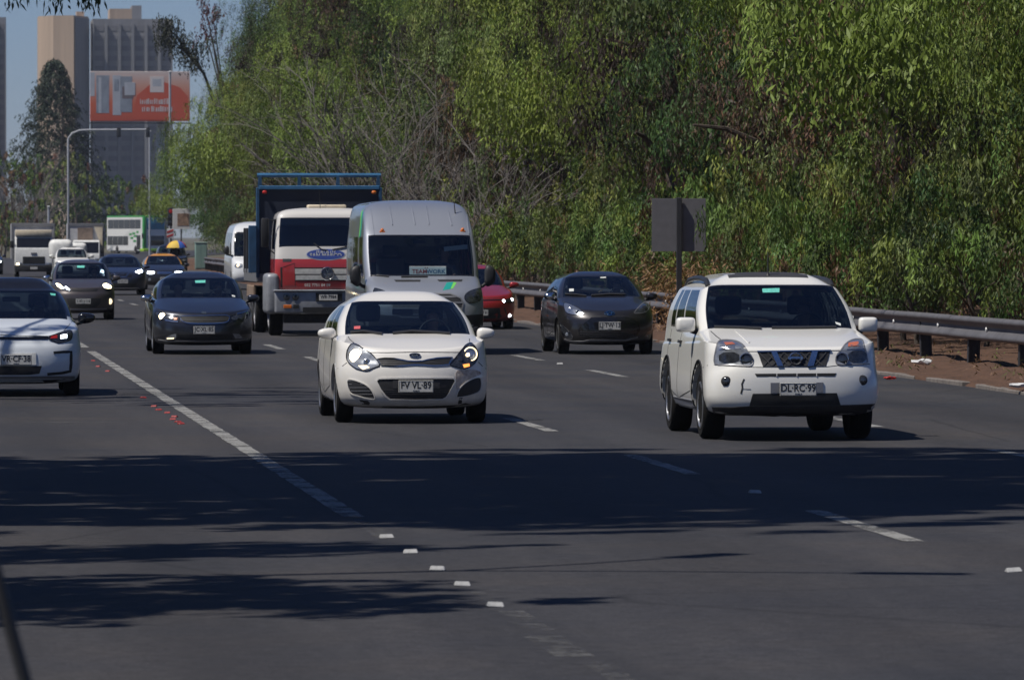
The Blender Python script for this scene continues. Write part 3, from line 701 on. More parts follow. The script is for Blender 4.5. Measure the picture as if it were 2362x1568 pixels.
    def line(s, name, pts, w, mat, off=.004, mode='ray', closed=False, parent=None, step=.04, thick=.012):
        """a thin band laid on the body along a polyline"""
        P = [Vector(q) for q in pts] + ([Vector(pts[0])] if closed else []); fine = []
        for a, b in zip(P, P[1:]):
            n = max(1, int((b-a).length/step)); fine += [a.lerp(b, k/n) for k in range(n)]
        fine.append(P[-1]); m = MB(); L, Rr_ = [], []
        if mode == 'ray': fine = [q for q in fine if s.bvh.ray_cast(s.cam, (Vector((q.x, 0, q.y)) - s.cam).normalized())[0] is not None] or fine[-2:]
        for i, q in enumerate(fine):
            d = fine[min(i+1, len(fine)-1)] - fine[max(i-1, 0)]
            if closed and i in (0, len(fine)-1): d = fine[1] - fine[-2]
            d = d.normalized(); nn = Vector((-d.y, d.x))
            c1, n1 = s.hit(q.x + nn.x*w/2, q.y + nn.y*w/2, mode); c2, n2 = s.hit(q.x - nn.x*w/2, q.y - nn.y*w/2, mode)
            L.append((m.bm.verts.new(c1 + n1*off), m.bm.verts.new(c1 - n1*thick))); Rr_.append((m.bm.verts.new(c2 + n2*off), m.bm.verts.new(c2 - n2*thick)))
        for i in range(len(fine)-1):
            a, b, c, d = L[i], L[i+1], Rr_[i], Rr_[i+1]
            for f in ((a[0], b[0], d[0], c[0]), (a[1], a[0], c[0], c[1]) if i == 0 and not closed else None, (a[0], a[1], b[1], b[0]), (c[1], c[0], d[0], d[1])):
                if f: m.bm.faces.new(f)
        return m.build(name, mat if not isinstance(mat, str) else M[mat], parent or s.root, 50)
    def at(s, x, z, off=0.0, mode='ray'):
        co, n = s.hit(x, z, mode); return co + n*off, n
    def disc(s, name, x, z, r, mat, off=.01, parent=None, sc=1.0, depth=.02, tilt=0.0, seg=20):
        co, n = s.at(x, z, 0); d = (s.cam - co).normalized()*.65 + n*.35; d.normalize()
        m = MB(); m.lathe([(r*.3, -off-.004), (r*.75, -off-.002), (r, -off+.004), (r, depth)], 'y', seg)
        o = m.build(name, M[mat] if isinstance(mat, str) else mat, parent or s.root); o.location = co; o.scale = (1, 1, sc)
        o.rotation_euler = (-d).to_track_quat('Y', 'Z').to_euler(); o.matrix_parent_inverse = keep(parent); return o
    def ringd(s, name, x, z, r, t, mat, off=.012, parent=None, sc=1.0, seg=22):
        co, n = s.at(x, z, off); d = (s.cam - co).normalized()*.65 + n*.35; d.normalize(); m = MB()
        m.lathe([(r-t, 0), (r-t*.5, -t*.6), (r, 0), (r-t*.5, t*.6)], 'y', seg, close=True)
        o = m.build(name, M[mat], parent or s.root); o.location = co; o.scale = (1, 1, sc); o.rotation_euler = (-d).to_track_quat('Y', 'Z').to_euler(); o.matrix_parent_inverse = keep(parent); return o
    def plate(s, x, z, txt, w=.36, h=.13, off=.012, y=None, sub='CHILE'):
        co, n = s.at(x, z, off, 'front'); yy = co.y if y is None else y
        pl = MB().box(-w/2, w/2, -.004, .004, -h/2, h/2, .003, 1).build('number_plate', M['plate_white'], s.root, 0); pl.location = (co.x, yy - off, co.z)
        m = MB()
        for (a, b, c, d) in ((-w/2+.004, w/2-.004, h/2-.008, h/2-.005), (-w/2+.004, w/2-.004, -h/2+.005, -h/2+.008), (-w/2+.004, -w/2+.007, -h/2+.005, h/2-.005), (w/2-.007, w/2-.004, -h/2+.005, h/2-.005)): m.box(a, b, -.006, -.0035, c, d)
        m.build('plate_border', M['plate_ink'], pl, 0)
        if not txt: strokes('plate_lettering', -w*.40, w*.40, -.0055, .008, h*.5, 9, M['plate_ink'], pl, int(abs(x)*1000)+len(s.root.name))
        else: text_mesh(txt, h*.80, 'plate_lettering', M['plate_ink'], pl, (0, -.0048, h*.08), sx=.80*w/.36, depth=.0008, bold=.0018)
        if sub: text_mesh(sub, h*.17, 'plate_lettering', M['plate_ink'], pl, (0, -.0048, -h*.36), sx=1.2, depth=.0008)
        return pl
    def mirror(s, x, y, z, w=.24, h=.16, d=.16, mat=None, foot=None, box=0):
        """housing right (x > 0) or left of the car with a stalk to the door"""
        sg = 1 if x > 0 else -1; m = MB(); bm = m.bm
        b = bmesh.ops.create_icosphere(bm, subdivisions=3, radius=1.0)
        for v in b['verts']:
            q = v.co; f = lambda t, e: math.copysign(abs(t)**e, t)
            q = Vector((f(q.x, .38 if box else .72)*w/2, f(q.y, .8)*d/2, f(q.z, .42 if box else .75)*h/2))
            if not box: q.z *= 1 - .22*(sg*q.x/(w/2)); q.z += .02*(sg*q.x)/(w/2)*h
            v.co = q + Vector((x, y, z))
        o = m.build('door_mirror', mat or s.body.data.materials[0], s.root, 0); smooth(o.data, 60)
        k = MB(); k.tube([(x - sg*w*.3, y+.02, z - h*.35), (x - sg*w*.62, y+.05, z - h*.5), (foot if foot is not None else x - sg*(w*.8), y+.08, z - h*.55)], [.032, .03, .035], 8)
        k.build('mirror_foot', M['black_plastic'], o)
        k = MB(); k.box(x - w*.42, x + w*.42, y + d*.40, y + d*.46, z - h*.36, z + h*.36, .01, 1); k.build('mirror_glass', M['chrome'], o)
        return o
    def cabin(s, seats=2, wheel=True, ysv=None, zseat=None, headrest=True, dash=True):
        p = s.p; yb = p['glass'][0][0]; zb = p['glass'][0][1]; w = p['glass'][0][4] - .09; ye = p['glass'][0][6]
        if dash: MB().box(-w, w, yb+.16, yb+.62, zb-.30, zb-.035, .05, 3).build('dashboard', M['interior'], s.root)
        MB().box(-w, w, yb+.3, ye-.25, zb-.55, zb-.5).build('cabin_floor', M['interior'], s.root, 0)
        ys = ysv if ysv is not None else yb + 1.15; zr = p['glass'][-1][1]; zs = zseat if zseat is not None else zb + .02
        for x in (-w*.52, w*.52):
            m = MB(); m.box(x-.25, x+.25, ys, ys+.14, zb-.5, zs+.05, .06, 3); st = m.build('front_seat', M['seat_cloth'], s.root)
            if headrest: MB().box(x-.14, x+.14, ys+.06, ys+.16, zs+.10, zs+.30, .05, 3).build('headrest', M['seat_cloth'], st)
        MB().box(-w*.92, w*.92, ys+.95, ys+1.1, zb-.5, zs-.02, .06, 3).build('rear_seat', M['seat_cloth'], s.root)
        if wheel:
            o = MB().lathe([(.165, 0), (.178, -.014), (.19, 0), (.178, .014)], 'y', 26, close=True).box(-.17, .17, -.012, .012, -.02, .02, .01, 1).box(-.02, .02, -.012, .012, -.17, 0, .01, 1).build('steering_wheel', M['black_plastic'], s.root)
            o.location = (w*.52, yb + .68, zb - .02); o.rotation_euler = (R(-22), 0, 0)
        MB().box(-.12, .12, p['glass'][-1][0] + .0, p['glass'][-1][0] + .03, zr-.16, zr-.09, .02, 2).build('rear_view_mirror', M['black_plastic'], s.root)
        s.seat = (w*.52, ys - .05, zs)
    def wheels(s, r=None, width=.2, spokes=5, rim='alloy', inset=.02):
        for (y, rr) in s.p['wheels']:
            for sg in (-1, 1):
                x = sg*(s.p['w'] - width/2 - inset); add_wheel(s.root, x, y, rr, width, sg, spokes, rim)
def chaikin(poly):
    out = []
    for a, b in zip(poly, poly[1:] + poly[:1]): out += [(a[0]*.75+b[0]*.25, a[1]*.75+b[1]*.25), (a[0]*.25+b[0]*.75, a[1]*.25+b[1]*.75)]
    return out
_wc = {}
def add_wheel(root, x, y, r, width, sg, spokes=5, rim='alloy', name='wheel'):
    key = (r, width, sg, spokes, rim)
    if key not in _wc:
        ri = r*.66; h = width/2
        m = MB(); m.lathe([(ri, -h*.9), (r*.90, -h), (r*.965, -h*.86), (r, -h*.62), (r, -h*.22), (r*.988, -h*.2), (r*.988, -h*.1), (r, -h*.08), (r, h*.08), (r*.988, h*.1), (r*.988, h*.2), (r, h*.22), (r, h*.62), (r*.965, h*.86), (r*.90, h), (ri, h*.9)], 'x', 36)
        o = m.build('wheel', M['rubber']); a = o.data; bpy.data.objects.remove(o)
        m = MB(); f = sg*h*1.03; m.lathe([(ri+.004, -sg*h*.88), (ri+.014, f*.95), (ri-.008, f), (ri-.022, f*.85), (ri-.03, f*.3), (.0, f*.3)], 'x', 30)
        for k in range(spokes):
            t = 2*math.pi*k/spokes; q = Matrix.Rotation(t, 3, 'X'); c = MB()
            v0 = [(f*.62, -.032, .04), (f*.62, .032, .04), (f*.93, .045, ri-.02), (f*.93, -.045, ri-.02)]
            A = [m.bm.verts.new(q @ Vector(v)) for v in v0]; B = [m.bm.verts.new(q @ (Vector(v) - Vector((sg*.03, 0, 0)))) for v in v0]
            m.bm.faces.new(A); m.bm.faces.new(B[::-1])
            for i in range(4): m.bm.faces.new((A[i], B[i], B[(i+1)%4], A[(i+1)%4]))
        m.lathe([(.0, f*.86), (.05, f*.84), (.065, f*.7), (.065, f*.2)], 'x', 14)
        o = m.build('rim', M[rim]); b = o.data; bpy.data.objects.remove(o); _wc[key] = (a, b)
    a, b = _wc[key]; wobj = link(name, a, None, root); wobj.location = (x, y, r); q = link('rim', b, None, wobj)
    return wobj
# ---- generic outline of a passenger car
def outline(L, w, H, zb=.17, bump=(.40,.60), hood=(.13,.76,.84), cowl=(1.02,.97,.93), belt_r=.98, roof=(1.80,None), wroof=.60, rear=None, hatch=True, D=.62, n=2.6, wcowl=None, ngl=3.3, Dg=.36, tail=None):
    rz = roof[1] or H - .055; wc = wcowl or w - .055
    ry, rzb = rear if rear else (L - .45, .98)          # rear window base (y, z)
    rt_y = tail if tail else (L - .95 if hatch else ry - .65)    # roof rear edge
    low = [ # yf zf D n w zs | yr zr Dr nr zs2
        (.26, zb, D-.05, n, w-.14, zb+.02, L-.22, zb+.08, .5, 2.8, zb+.04),
        (.10, zb+.02, D, n, w-.05, zb+.05, L-.08, zb+.12, .5, 2.8, zb+.06),
        (.02, zb+.09, D, n, w-.015, zb+.14, L-.02, .35, .5, 2.8, zb+.15),
        (0.0, bump[0], D, n, w, .46, L, .48, .5, 2.8, .48),
        (.02, bump[1], D, n, w-.002, .62, L-.02, .64, .5, 2.8, .66),
        (.07, (bump[1]+hood[1])/2, D+.02, n, w-.012, .74, L-.04, .78, .5, 2.8, .80),
        (hood[0], hood[1], D+.06, n, w-.025, hood[2], L-.07, .90, .5, 2.9, .90),
        (hood[0]+.10, hood[1]+.035, D+.08, n+.1, w-.032, hood[2]+.025, L-.10 if hatch else L-.14, .93 if hatch else .97, .46, 3.0, .93),
        ((hood[0]+cowl[0])*.52, hood[1]*.46+cowl[1]*.54+.02, D+.0, n+.3, w-.04, (hood[2]+cowl[2])/2+.01, (L+ry)/2 if not hatch else L-.2, .95 if hatch else (.97+rzb)/2+.01, .42, 3.0, .955),
        (cowl[0], cowl[1], Dg, ngl, wc, cowl[2], ry, rzb, .34, 3.2, belt_r)]
    gl = [low[-1], (roof[0], rz, Dg*.62, ngl, wroof+.02, rz-.055, rt_y, rz-.02, .22, 3.2, rz-.07)]
    rf = [(roof[0]+.07, rz+.022, .2, ngl, wroof-.05, rz-.012, rt_y-.06, rz+.005, .2, 3.2, rz-.025),
          (roof[0]+.30, H-.012, .18, ngl, wroof*.66, H-.03, rt_y-.3, H-.025, .2, 3.0, H-.045),
          (roof[0]+.50, H, .15, ngl, wroof*.25, H-.003, rt_y-.5, H-.012, .18, 3.0, H-.02)]
    return dict(low=low, glass=gl, roof=rf, w=w, L=L, H=H, lsub=[2,2,2,2,2,2,2,3,3], rsub=[2,2,2])
SIDE = [0, .02, .036, .05, .12, .2, .28, .36, .376, .41, .425, .5, .58, .66, .676, .71, .725, .78, .84, .856, .9, 1.0]
WIN3 = [(.02, .376), (.41, .676), (.71, .856)]
def doors(car, y0, y1, y2, z0=.30, z1=None, both=True):
    z1 = z1 or car.p['glass'][0][5] - .015
    for md in ('left', 'right') if both else ('left',):
        car.line('door_seam', [(y0, z0+.1), (y0-.02, z1)], .009, 'plate_ink', .002, md); car.line('door_seam', [(y1, z0), (y1, z1)], .009, 'plate_ink', .002, md)
        car.line('door_seam', [(y2-.12, z0+.12), (y2, z0+.4), (y2-.02, z1)], .009, 'plate_ink', .002, md); car.line('door_seam', [(y0, z0+.1), (y1, z0), (y2-.12, z0+.12)], .009, 'plate_ink', .002, md)
# ---- a seated person, one continuous skin, shared by every driver
def person_mesh():
    me = bpy.data.meshes.new('seated'); V = [(0,0,0),(0,.02,.22),(0,.03,.42),(0,.02,.52),(0,-.01,.60),(0,-.02,.70),(0,-.02,.80),
        (-.17,.02,.46),(-.22,-.12,.26),(-.16,-.36,.28),(-.13,-.44,.31),(.17,.02,.46),(.22,-.12,.26),(.16,-.36,.28),(.13,-.44,.31),(-.10,-.25,-.02),(.10,-.25,-.02)]
    E = [(0,1),(1,2),(2,3),(3,4),(4,5),(5,6),(2,7),(7,8),(8,9),(9,10),(2,11),(11,12),(12,13),(13,14),(0,15),(0,16)]
    rad = [.16,.15,.17,.075,.062,.095,.07,.075,.055,.042,.045,.075,.055,.042,.045,.10,.10]
    me.from_pydata(V, E, []); o = bpy.data.objects.new('p', me); C.objects.link(o)
    md = o.modifiers.new('s', 'SKIN'); md.use_smooth_shade = True
    for k, sv in enumerate(me.skin_vertices[0].data): sv.radius = (rad[k], rad[k]*(.75 if k in (0,1,2) else 1)); sv.use_root = k == 0
    o.modifiers.new('d', 'SUBSURF').levels = 2; bpy.context.view_layer.update()
    out = bpy.data.meshes.new_from_object(o.evaluated_get(bpy.context.evaluated_depsgraph_get())); bpy.data.objects.remove(o)
    return out
_pm = person_mesh()
simple('skin', (.30,.17,.11), .6); simple('hair_dark', (.012,.009,.008), .7)
def driver(car, label, shirt, dz=0.0, dx=0.0):
    me = _pm.copy(); me.materials.clear(); me.materials.append(shirt); me.materials.append(M['skin'])
    for q in me.polygons: q.material_index = 1 if (q.center.z > .55 or q.center.y < -.34 and q.center.z > .2) else 0
    o = link('person', me); x, y, z = car.seat; o.location = Vector(car.root.location) + Matrix.Rotation(car.rz, 3, 'Z') @ Vector((x + dx, y - .08, z - .53 + dz)); o.rotation_euler.z = car.rz; o.scale = (.93, .93, .93)
    tag(o, label, 'person', 'people in the traffic')
    h = MB(); h.ball((0, .005, .775), .112, (.95, 1.02, .85), 3)
    bmesh.ops.delete(h.bm, geom=[v for v in h.bm.verts if v.co.y < -.055 and v.co.z < .81 or v.co.z < .70], context='VERTS')
    h.build('hair', M['hair_dark'], o)
for nm, c in (('shirt_dark', (.02,.022,.028)), ('shirt_grey', (.10,.10,.11)), ('shirt_blue', (.03,.05,.10))): simple(nm, c, .85)
# ------------------------------------------------------------------ the near cars
def conv(cx_, gz, sc): return lambda pts: [((x-cx_)/sc, (gz-y)/sc) for (x, y) in pts]
def flip(poly): return [(-x, z) for (x, z) in poly][::-1]
def top_paint(car, mat, zcut):
    """upper body (pillars and roof) in a second colour"""
    me = car.body.data; me.materials.append(mat); k = len(me.materials)-1
    for q in me.polygons:
        if q.material_index == 0 and q.center.z > zcut(q.center.y): q.material_index = k
def mesh_bars(car, poly, rows, mat='dark_steel', w=.008, parent=None, off=.009):
    """thin horizontal grille bars clipped to the opening"""
    zs = [z for _, z in poly]; z0, z1 = min(zs), max(zs)
    for k in range(rows):
        z = z0 + (z1-z0)*(k+.5)/rows; xs = []
        for (a, b) in zip(poly, poly[1:]+poly[:1]):
            if (a[1]-z)*(b[1]-z) < 0: xs.append(a[0] + (b[0]-a[0])*(z-a[1])/(b[1]-a[1]))
        xs.sort()
        for a, b in zip(xs[::2], xs[1::2]):
            if b-a > .08: car.line('grille_bar', [(a+.015, z), (b-.015, z)], w, mat, off, parent=parent, step=.09)
def headlamp(car, poly, base='lamp_silver', rim='black_gloss', rnd=1):
    h = car.patch('headlamp', poly, base, .006, .03, rnd=rnd, maxlen=.05)
    car.line('lamp_rim', [p for p in chaikin(poly)], .010, rim, .009, closed=True, parent=h)
    return h
def wipers(car, K, a, b):
    for pts in (a, b): car.line('wiper', K(pts), .016, 'black_plastic', .02, step=.08)
mw, nt, b = new_mat('scuffed'); co = obco(nt)
f = noise(nt, 14, 6, .75, co); nt.links.new(ramp(nt, f, [(.30, (.06,.045,.038)), (.40, (.34,.27,.23)), (.60, (.62,.55,.49))]), b.inputs['Base Color']); b.inputs['Roughness'].default_value = .8
simple('dirty_black', (.045,.040,.036), .9, var=.4, scale=12); simple('sticker_green', (.12,.50,.42), .6, var=.3, scale=60); simple('sticker_red', (.55,.10,.11), .6, var=.3, scale=60); simple('sticker_white', (.6,.62,.6), .6)
white_a = paint('paint_white_dusty', (.74,.72,.68), 0, .4, .55, (.33,.28,.23)); white_b = paint('paint_white_warm', (.76,.75,.71), 0, .35, .25, (.36,.33,.29))

# ---- 1: the white hatchback
K = conv(1200, 1490, 941); pos = G(959, 978)
P = outline(4.05, .858, 1.455, .165, (.42,.60), (.12,.80,.90), (1.02,.985,.955), 1.03, (1.80,1.345), .622, (3.72,1.02), True, .66, 2.35, .782, 3.4, .36, 3.25)
P.update(side=SIDE, windows=WIN3, wheels=[(.83,.302),(3.40,.302)])
kia = Car('hatchback', 'dusty white hatchback with a scuffed front bumper and one bright headlamp', pos, P, white_a)
kia.wheels(width=.19, spokes=6); kia.cabin(); doors(kia, 1.35, 2.35, 3.25)
hl = headlamp(kia, K([(535,648),(492,705),(478,780),(490,840),(560,905),(640,928),(695,935),(760,905),(835,882),(790,815),(740,755),(650,705),(590,665)]))
kia.disc('lamp_bulb', *K([(582,780)])[0], .078, 'lamp_lit', .016, hl); kia.disc('lamp_bowl', *K([(690,845)])[0], .040, 'lamp_reflector', .014, hl); kia.patch('turn_signal', K([(600,880),(690,878),(720,900),(650,922)]), 'lamp_lit_soft', .009, .02, hl)
hr = headlamp(kia, K([(1765,645),(1700,690),(1640,765),(1585,835),(1550,880),(1620,895),(1690,920),(1760,905),(1830,845),(1852,780),(1840,720),(1800,660)]), 'lamp_dark')
kia.disc('lamp_bowl', *K([(1762,765)])[0], .080, 'lamp_reflector', .014, hr); kia.ringd('lamp_ring', *K([(1762,765)])[0], .080, .012, 'lamp_lit_soft', .02, hr); kia.disc('lamp_bulb', *K([(1742,770)])[0], .018, 'lamp_lit', .03, hr)
kia.disc('lamp_bowl', *K([(1655,815)])[0], .040, 'lamp_dark', .014, hr); kia.patch('turn_signal', K([(1690,872),(1755,862),(1760,890),(1705,905)]), 'lamp_lit_amber', .011, .02, hr)
gp = K([(800,812),(880,803),(970,806),(1060,822),(1120,834),(1190,838),(1270,834),(1330,818),(1420,803),(1500,798),(1580,795),(1545,872),(1480,880),(1380,885),(1290,878),(1190,874),(1100,880),(1000,888),(840,880)])
gr = kia.patch('grille', gp, 'black_plastic', .004, .03); mesh_bars(kia, gp, 4, 'dark_steel', .006, gr); kia.line('grille_frame', gp, .012, 'chrome', .011, closed=True, parent=gr)
ip = K([(790,1040),(815,1015),(900,1012),(1200,1010),(1500,1010),(1595,1014),(1612,1045),(1560,1150),(1520,1210),(1480,1232),(1200,1240),(930,1232),(880,1190),(830,1120)])
it = kia.patch('lower_intake', ip, 'black_plastic', .004, .03); kia.line('intake_frame', ip, .016, white_a, .014, closed=True, parent=it)
lo = K([(840,1125),(1565,1125),(1520,1205),(1480,1226),(930,1226),(880,1190)]); mesh_bars(kia, lo, 5, 'dark_steel', .008, it)
kia.patch('plate_carrier', K([(960,1035),(1450,1032),(1450,1118),(960,1118)]), 'dark_steel', .008, .03)
for poly in ([(485,1030),(520,1018),(600,1040),(690,1080),(740,1130),(780,1215),(765,1230),(690,1220),(590,1190),(520,1170),(495,1100)], [(1620,1205),(1640,1140),(1700,1070),(1780,1020),(1850,1000),(1880,1015),(1885,1090),(1870,1150),(1790,1185),(1700,1205),(1640,1212)]):
    q = K(poly); fi = kia.patch('side_intake', q, 'black_plastic', .004, .03, rnd=1); kia.line('intake_frame', chaikin(q), .010, white_a, .012, closed=True, parent=fi)
    if poly[0][0] < 900: mesh_bars(kia, q, 6, 'steel_grey', .007, fi)
kia.plate(*K([(1200,1095)])[0], 'FV VL·89', .385, .135, .026)
em = kia.patch('emblem', [(K([(1190,775)])[0][0] + .062*math.cos(t*math.pi/8), K([(1190,775)])[0][1] + .021*math.sin(t*math.pi/8)) for t in range(16)], 'black_gloss', .010, .02, maxlen=.2)
kia.line('emblem_rim', [(K([(1190,775)])[0][0] + .060*math.cos(t*math.pi/10), K([(1190,775)])[0][1] + .020*math.sin(t*math.pi/10)) for t in range(20)], .005, 'chrome', .014, closed=True, parent=em)
co_, n_ = kia.at(*K([(1190,775)])[0]); text_mesh('KIA', .042, 'emblem_lettering', M['chrome'], kia.root, co_ + Vector((0,-.018,.002)), sx=1.15, bold=.001)
kia.line('bonnet_seam', K([(495,578),(510,605),(560,650),(640,702),(700,742),(900,745),(1190,738),(1500,742),(1680,742),(1730,690),(1765,640),(1762,600)]), .007, 'plate_ink', .0025)
kia.line('bumper_seam', K([(482,848),(440,880),(385,908)]), .006, 'plate_ink', .0025); kia.line('bumper_seam', K([(1855,845),(1890,880),(1935,915)]), .006, 'plate_ink', .0025)
kia.line('lower_lip', K([(430,1292),(520,1312),(700,1322),(1200,1326),(1500,1318),(1700,1308),(1890,1290)]), .045, 'dirty_black', .006)
kia.patch('bumper_scuff', K([(1612,935),(1700,925),(1800,922),(1868,938),(1890,968),(1830,990),(1740,1040),(1680,1090),(1632,1150),(1618,1060)]), 'scuffed', .003, .01, rnd=1)
kia.patch('bumper_scuff', K([(610,1232),(700,1245),(722,1268),(715,1288),(640,1278)]), 'dirty_black', .003, .01); kia.patch('bumper_tear', K([(1655,1212),(1690,1215),(1680,1275),(1640,1280)]), 'plate_ink', .003, .01)
kia.patch('window_sticker', K([(555,472),(620,466),(620,498),(555,500)]), 'sticker_red', .003, .006)
wipers(kia, K, [(520,540),(660,528),(850,556)], [(960,548),(1160,528),(1400,540),(1560,552)])
for x in (-.90, .90): kia.mirror(x, 1.30, .985, .205, .125, .15, white_a, foot=math.copysign(.77, x))
driver(kia, 'driver in a dark shirt at the wheel of the dusty white hatchback', M['shirt_dark'])

# ---- 2: the white sport utility
K = conv(1265, 1518, 835); pos = G(1838, 1018)
P = outline(4.63, .893, 1.70, .25, (.50,.72), (.10,.925,.98), (1.16,1.135,1.105), 1.12, (1.88,1.575), .70, (4.42,1.14), True, .46, 3.1, .825, 3.8, .30, 4.05)
P.update(side=SIDE, windows=WIN3, wheels=[(.93,.348),(3.56,.348)], arch=.07)
suv = Car('sport_utility', 'clean white boxy sport utility with roof rails and a chrome-barred grille', pos, P, white_b, sidemat='side_glass', glassmat='windscreen_dark')
suv.wheels(width=.225, spokes=6); suv.cabin(); doors(suv, 1.5, 2.6, 3.6, .38)
for poly, sg in (([(588,682),(610,662),(690,660),(760,672),(810,705),(845,755),(885,800),(893,840),(880,878),(800,876),(700,870),(565,866),(560,820),(575,740)], -1), ([(1815,655),(1750,655),(1690,685),(1650,735),(1600,790),(1595,850),(1620,872),(1700,870),(1868,862),(1862,800),(1840,720),(1832,670)], 1)):
    h = headlamp(suv, K(poly), 'lamp_silver', 'steel_grey', 1)
    if sg < 0:
        suv.patch('turn_signal', K([(612,675),(700,672),(760,690),(790,735),(700,738),(602,745)]), 'lamp_reflector', .010, .02, h); suv.patch('turn_signal', K([(640,684),(715,684),(738,700),(660,706)]), 'lamp_amber', .013, .02, h)
        suv.patch('lamp_bowl', K([(600,765),(770,760),(775,850),(605,855)]), 'lamp_dark', .010, .02, h, rnd=1); a = K([(832,825)])[0]
    else:
        suv.patch('turn_signal', K([(1700,690),(1815,672),(1835,735),(1690,740)]), 'lamp_reflector', .010, .02, h); suv.patch('turn_signal', K([(1705,690),(1790,678),(1795,715),(1700,720)]), 'lamp_amber', .013, .02, h)
        suv.patch('lamp_bowl', K([(1700,755),(1855,745),(1860,850),(1705,855)]), 'lamp_dark', .010, .02, h, rnd=1); a = K([(1648,822)])[0]
    suv.disc('lamp_lens', *a, .058, 'lamp_dark', .016, h); suv.ringd('lamp_ring', *a, .066, .012, 'chrome', .018, h)
gp = K([(930,758),(1550,752),(1515,880),(975,884)]); gr = suv.patch('grille', gp, 'black_plastic', .004, .03)
for k in range(9):                    # crossed honeycomb bars
    x0 = 940 + k*72; a = K([(x0, 765), (x0+110, 878)]); b_ = K([(x0+70, 765), (x0-30, 878)])
    if x0+110 < 1530: suv.line('grille_bar', a, .010, 'dark_steel', .010, parent=gr, step=.1)
    if x0-30 > 970 and x0+70 < 1545: suv.line('grille_bar', b_, .010, 'dark_steel', .010, parent=gr, step=.1)
for q in ([(1042,757),(1090,757),(1146,882),(1098,885)], [(1392,757),(1442,756),(1407,884),(1352,886)]): suv.patch('chrome_bar', K(q), 'chrome', .022, .04, gr)
suv.line('grille_frame', K([(925,757),(1555,750)]), .012, 'chrome', .016, parent=gr)
a = K([(1250,820)])[0]; e_ = suv.ringd('emblem', *a, .067, .017, 'chrome', .03); suv.patch('emblem_bar', [(a[0]-.075,a[1]-.018),(a[0]+.075,a[1]-.018),(a[0]+.075,a[1]+.018),(a[0]-.075,a[1]+.018)], 'chrome', .034, .05)
text_mesh('NISSAN', .027, 'emblem_lettering', M['plate_ink'], suv.root, suv.at(*a)[0] + Vector((0,-.046,0)), bold=.0006)
sp = suv.patch('bumper_slot', K([(905,943),(1603,940),(1590,966),(920,968)]), 'plate_ink', .003, .02)
for x in (1090, 1262, 1430): suv.patch('slot_rib', K([(x,942),(x+6,942),(x+6,967),(x,967)]), white_b, .008, .02, sp)
for x, y in ((660,1005), (1826,1000)):
    q = K([(x, y)])[0]; fo = suv.disc('fog_lamp', *q, .052, 'black_plastic', .010); suv.disc('lamp_lens', *q, .036, 'lamp_dark', .018, fo)
suv.patch('plate_carrier', K([(1040,1020),(1490,1018),(1490,1102),(1040,1106)]), 'steel_grey', .008, .03); suv.plate(*K([(1270,1076)])[0], 'DL·RC·99', .375, .132, .028)
suv.patch('lower_intake', K([(888,1112),(1606,1108),(1640,1212),(858,1218)]), 'plate_ink', .004, .02)
suv.patch('bumper_skirt', K([(492,1222),(700,1225),(858,1216),(1640,1210),(1800,1206),(1930,1200),(1930,1290),(1900,1325),(1300,1332),(640,1335),(508,1290)]), 'black_plastic', .008, .03)
suv.line('bumper_crack', K([(815,988),(796,1030),(800,1065),(788,1110)]), .018, 'plate_ink', .003); suv.line('bumper_crack', K([(800,1072),(872,1074)]), .006, 'steel_grey', .003)
suv.line('bonnet_seam', K([(528,582),(575,625),(622,660)]), .007, 'plate_ink', .0025); suv.line('bonnet_seam', K([(845,755),(1250,752),(1640,748)]), .006, 'plate_ink', .0025)
suv.line('bumper_seam', K([(566,870),(760,882),(900,888),(1250,890),(1515,886),(1600,876),(1866,866)]), .005, 'plate_ink', .0022)
suv.line('bonnet_crease', K([(740,575),(800,625),(858,682)]), .02, white_b, .006); suv.line('bumper_seam', K([(562,866),(500,872),(462,890)]), .006, 'plate_ink', .0025); suv.line('bumper_seam', K([(1868,862),(1890,866)]), .006, 'plate_ink', .0025)
suv.patch('window_sticker', K([(968,225),(1116,220),(1114,256),(972,258)]), 'sticker_green', .003, .006); suv.patch('window_sticker', K([(1592,505),(1640,520),(1640,540),(1600,525)]), 'sticker_white', .003, .006)
wipers(suv, K, [(560,552),(760,556),(960,566)], [(1050,560),(1300,560),(1600,556)])
simple('rail_black', (.02,.021,.023), .45)
for sg in (-1, 1):
    pts = [suv.hit(sg*x_, y_, 'top')[0] + Vector((0, 0, dz)) for x_, y_, dz in ((.655,1.98,.0),(.65,2.10,.035),(.635,2.3,.05),(.62,2.8,.055),(.615,3.3,.055),(.62,3.75,.04),(.63,3.95,.0))]
    MB().tube(pts, [.026,.032,.028,.028,.028,.03,.026], 8).build('roof_rail', M['rail_black'], suv.root)
suv.patch('sunroof', [(-.42,2.08),(.42,2.08),(.42,2.95),(-.42,2.95)], 'dark_steel', .004, .01, mode='top', maxlen=.2)
MB().lathe([(.03,0),(.024,.015),(.012,.03),(.008,.05),(.006,.25),(.004,.26)], 'z', 8, (.0, 2.14, 1.66)).build('antenna', M['black_plastic'], suv.root)
for x in (-.955, .955): suv.mirror(x, 1.46, 1.165, .20, .155, .15, white_b, foot=math.copysign(.82, x), box=1)
for y_ in (2.42, 3.42): suv.line('door_handle', [(y_, .97), (y_+.16, .97)], .03, 'black_plastic', .03, 'left'); suv.line('door_handle', [(y_, .97), (y_+.16, .97)], .03, 'black_plastic', .03, 'right')
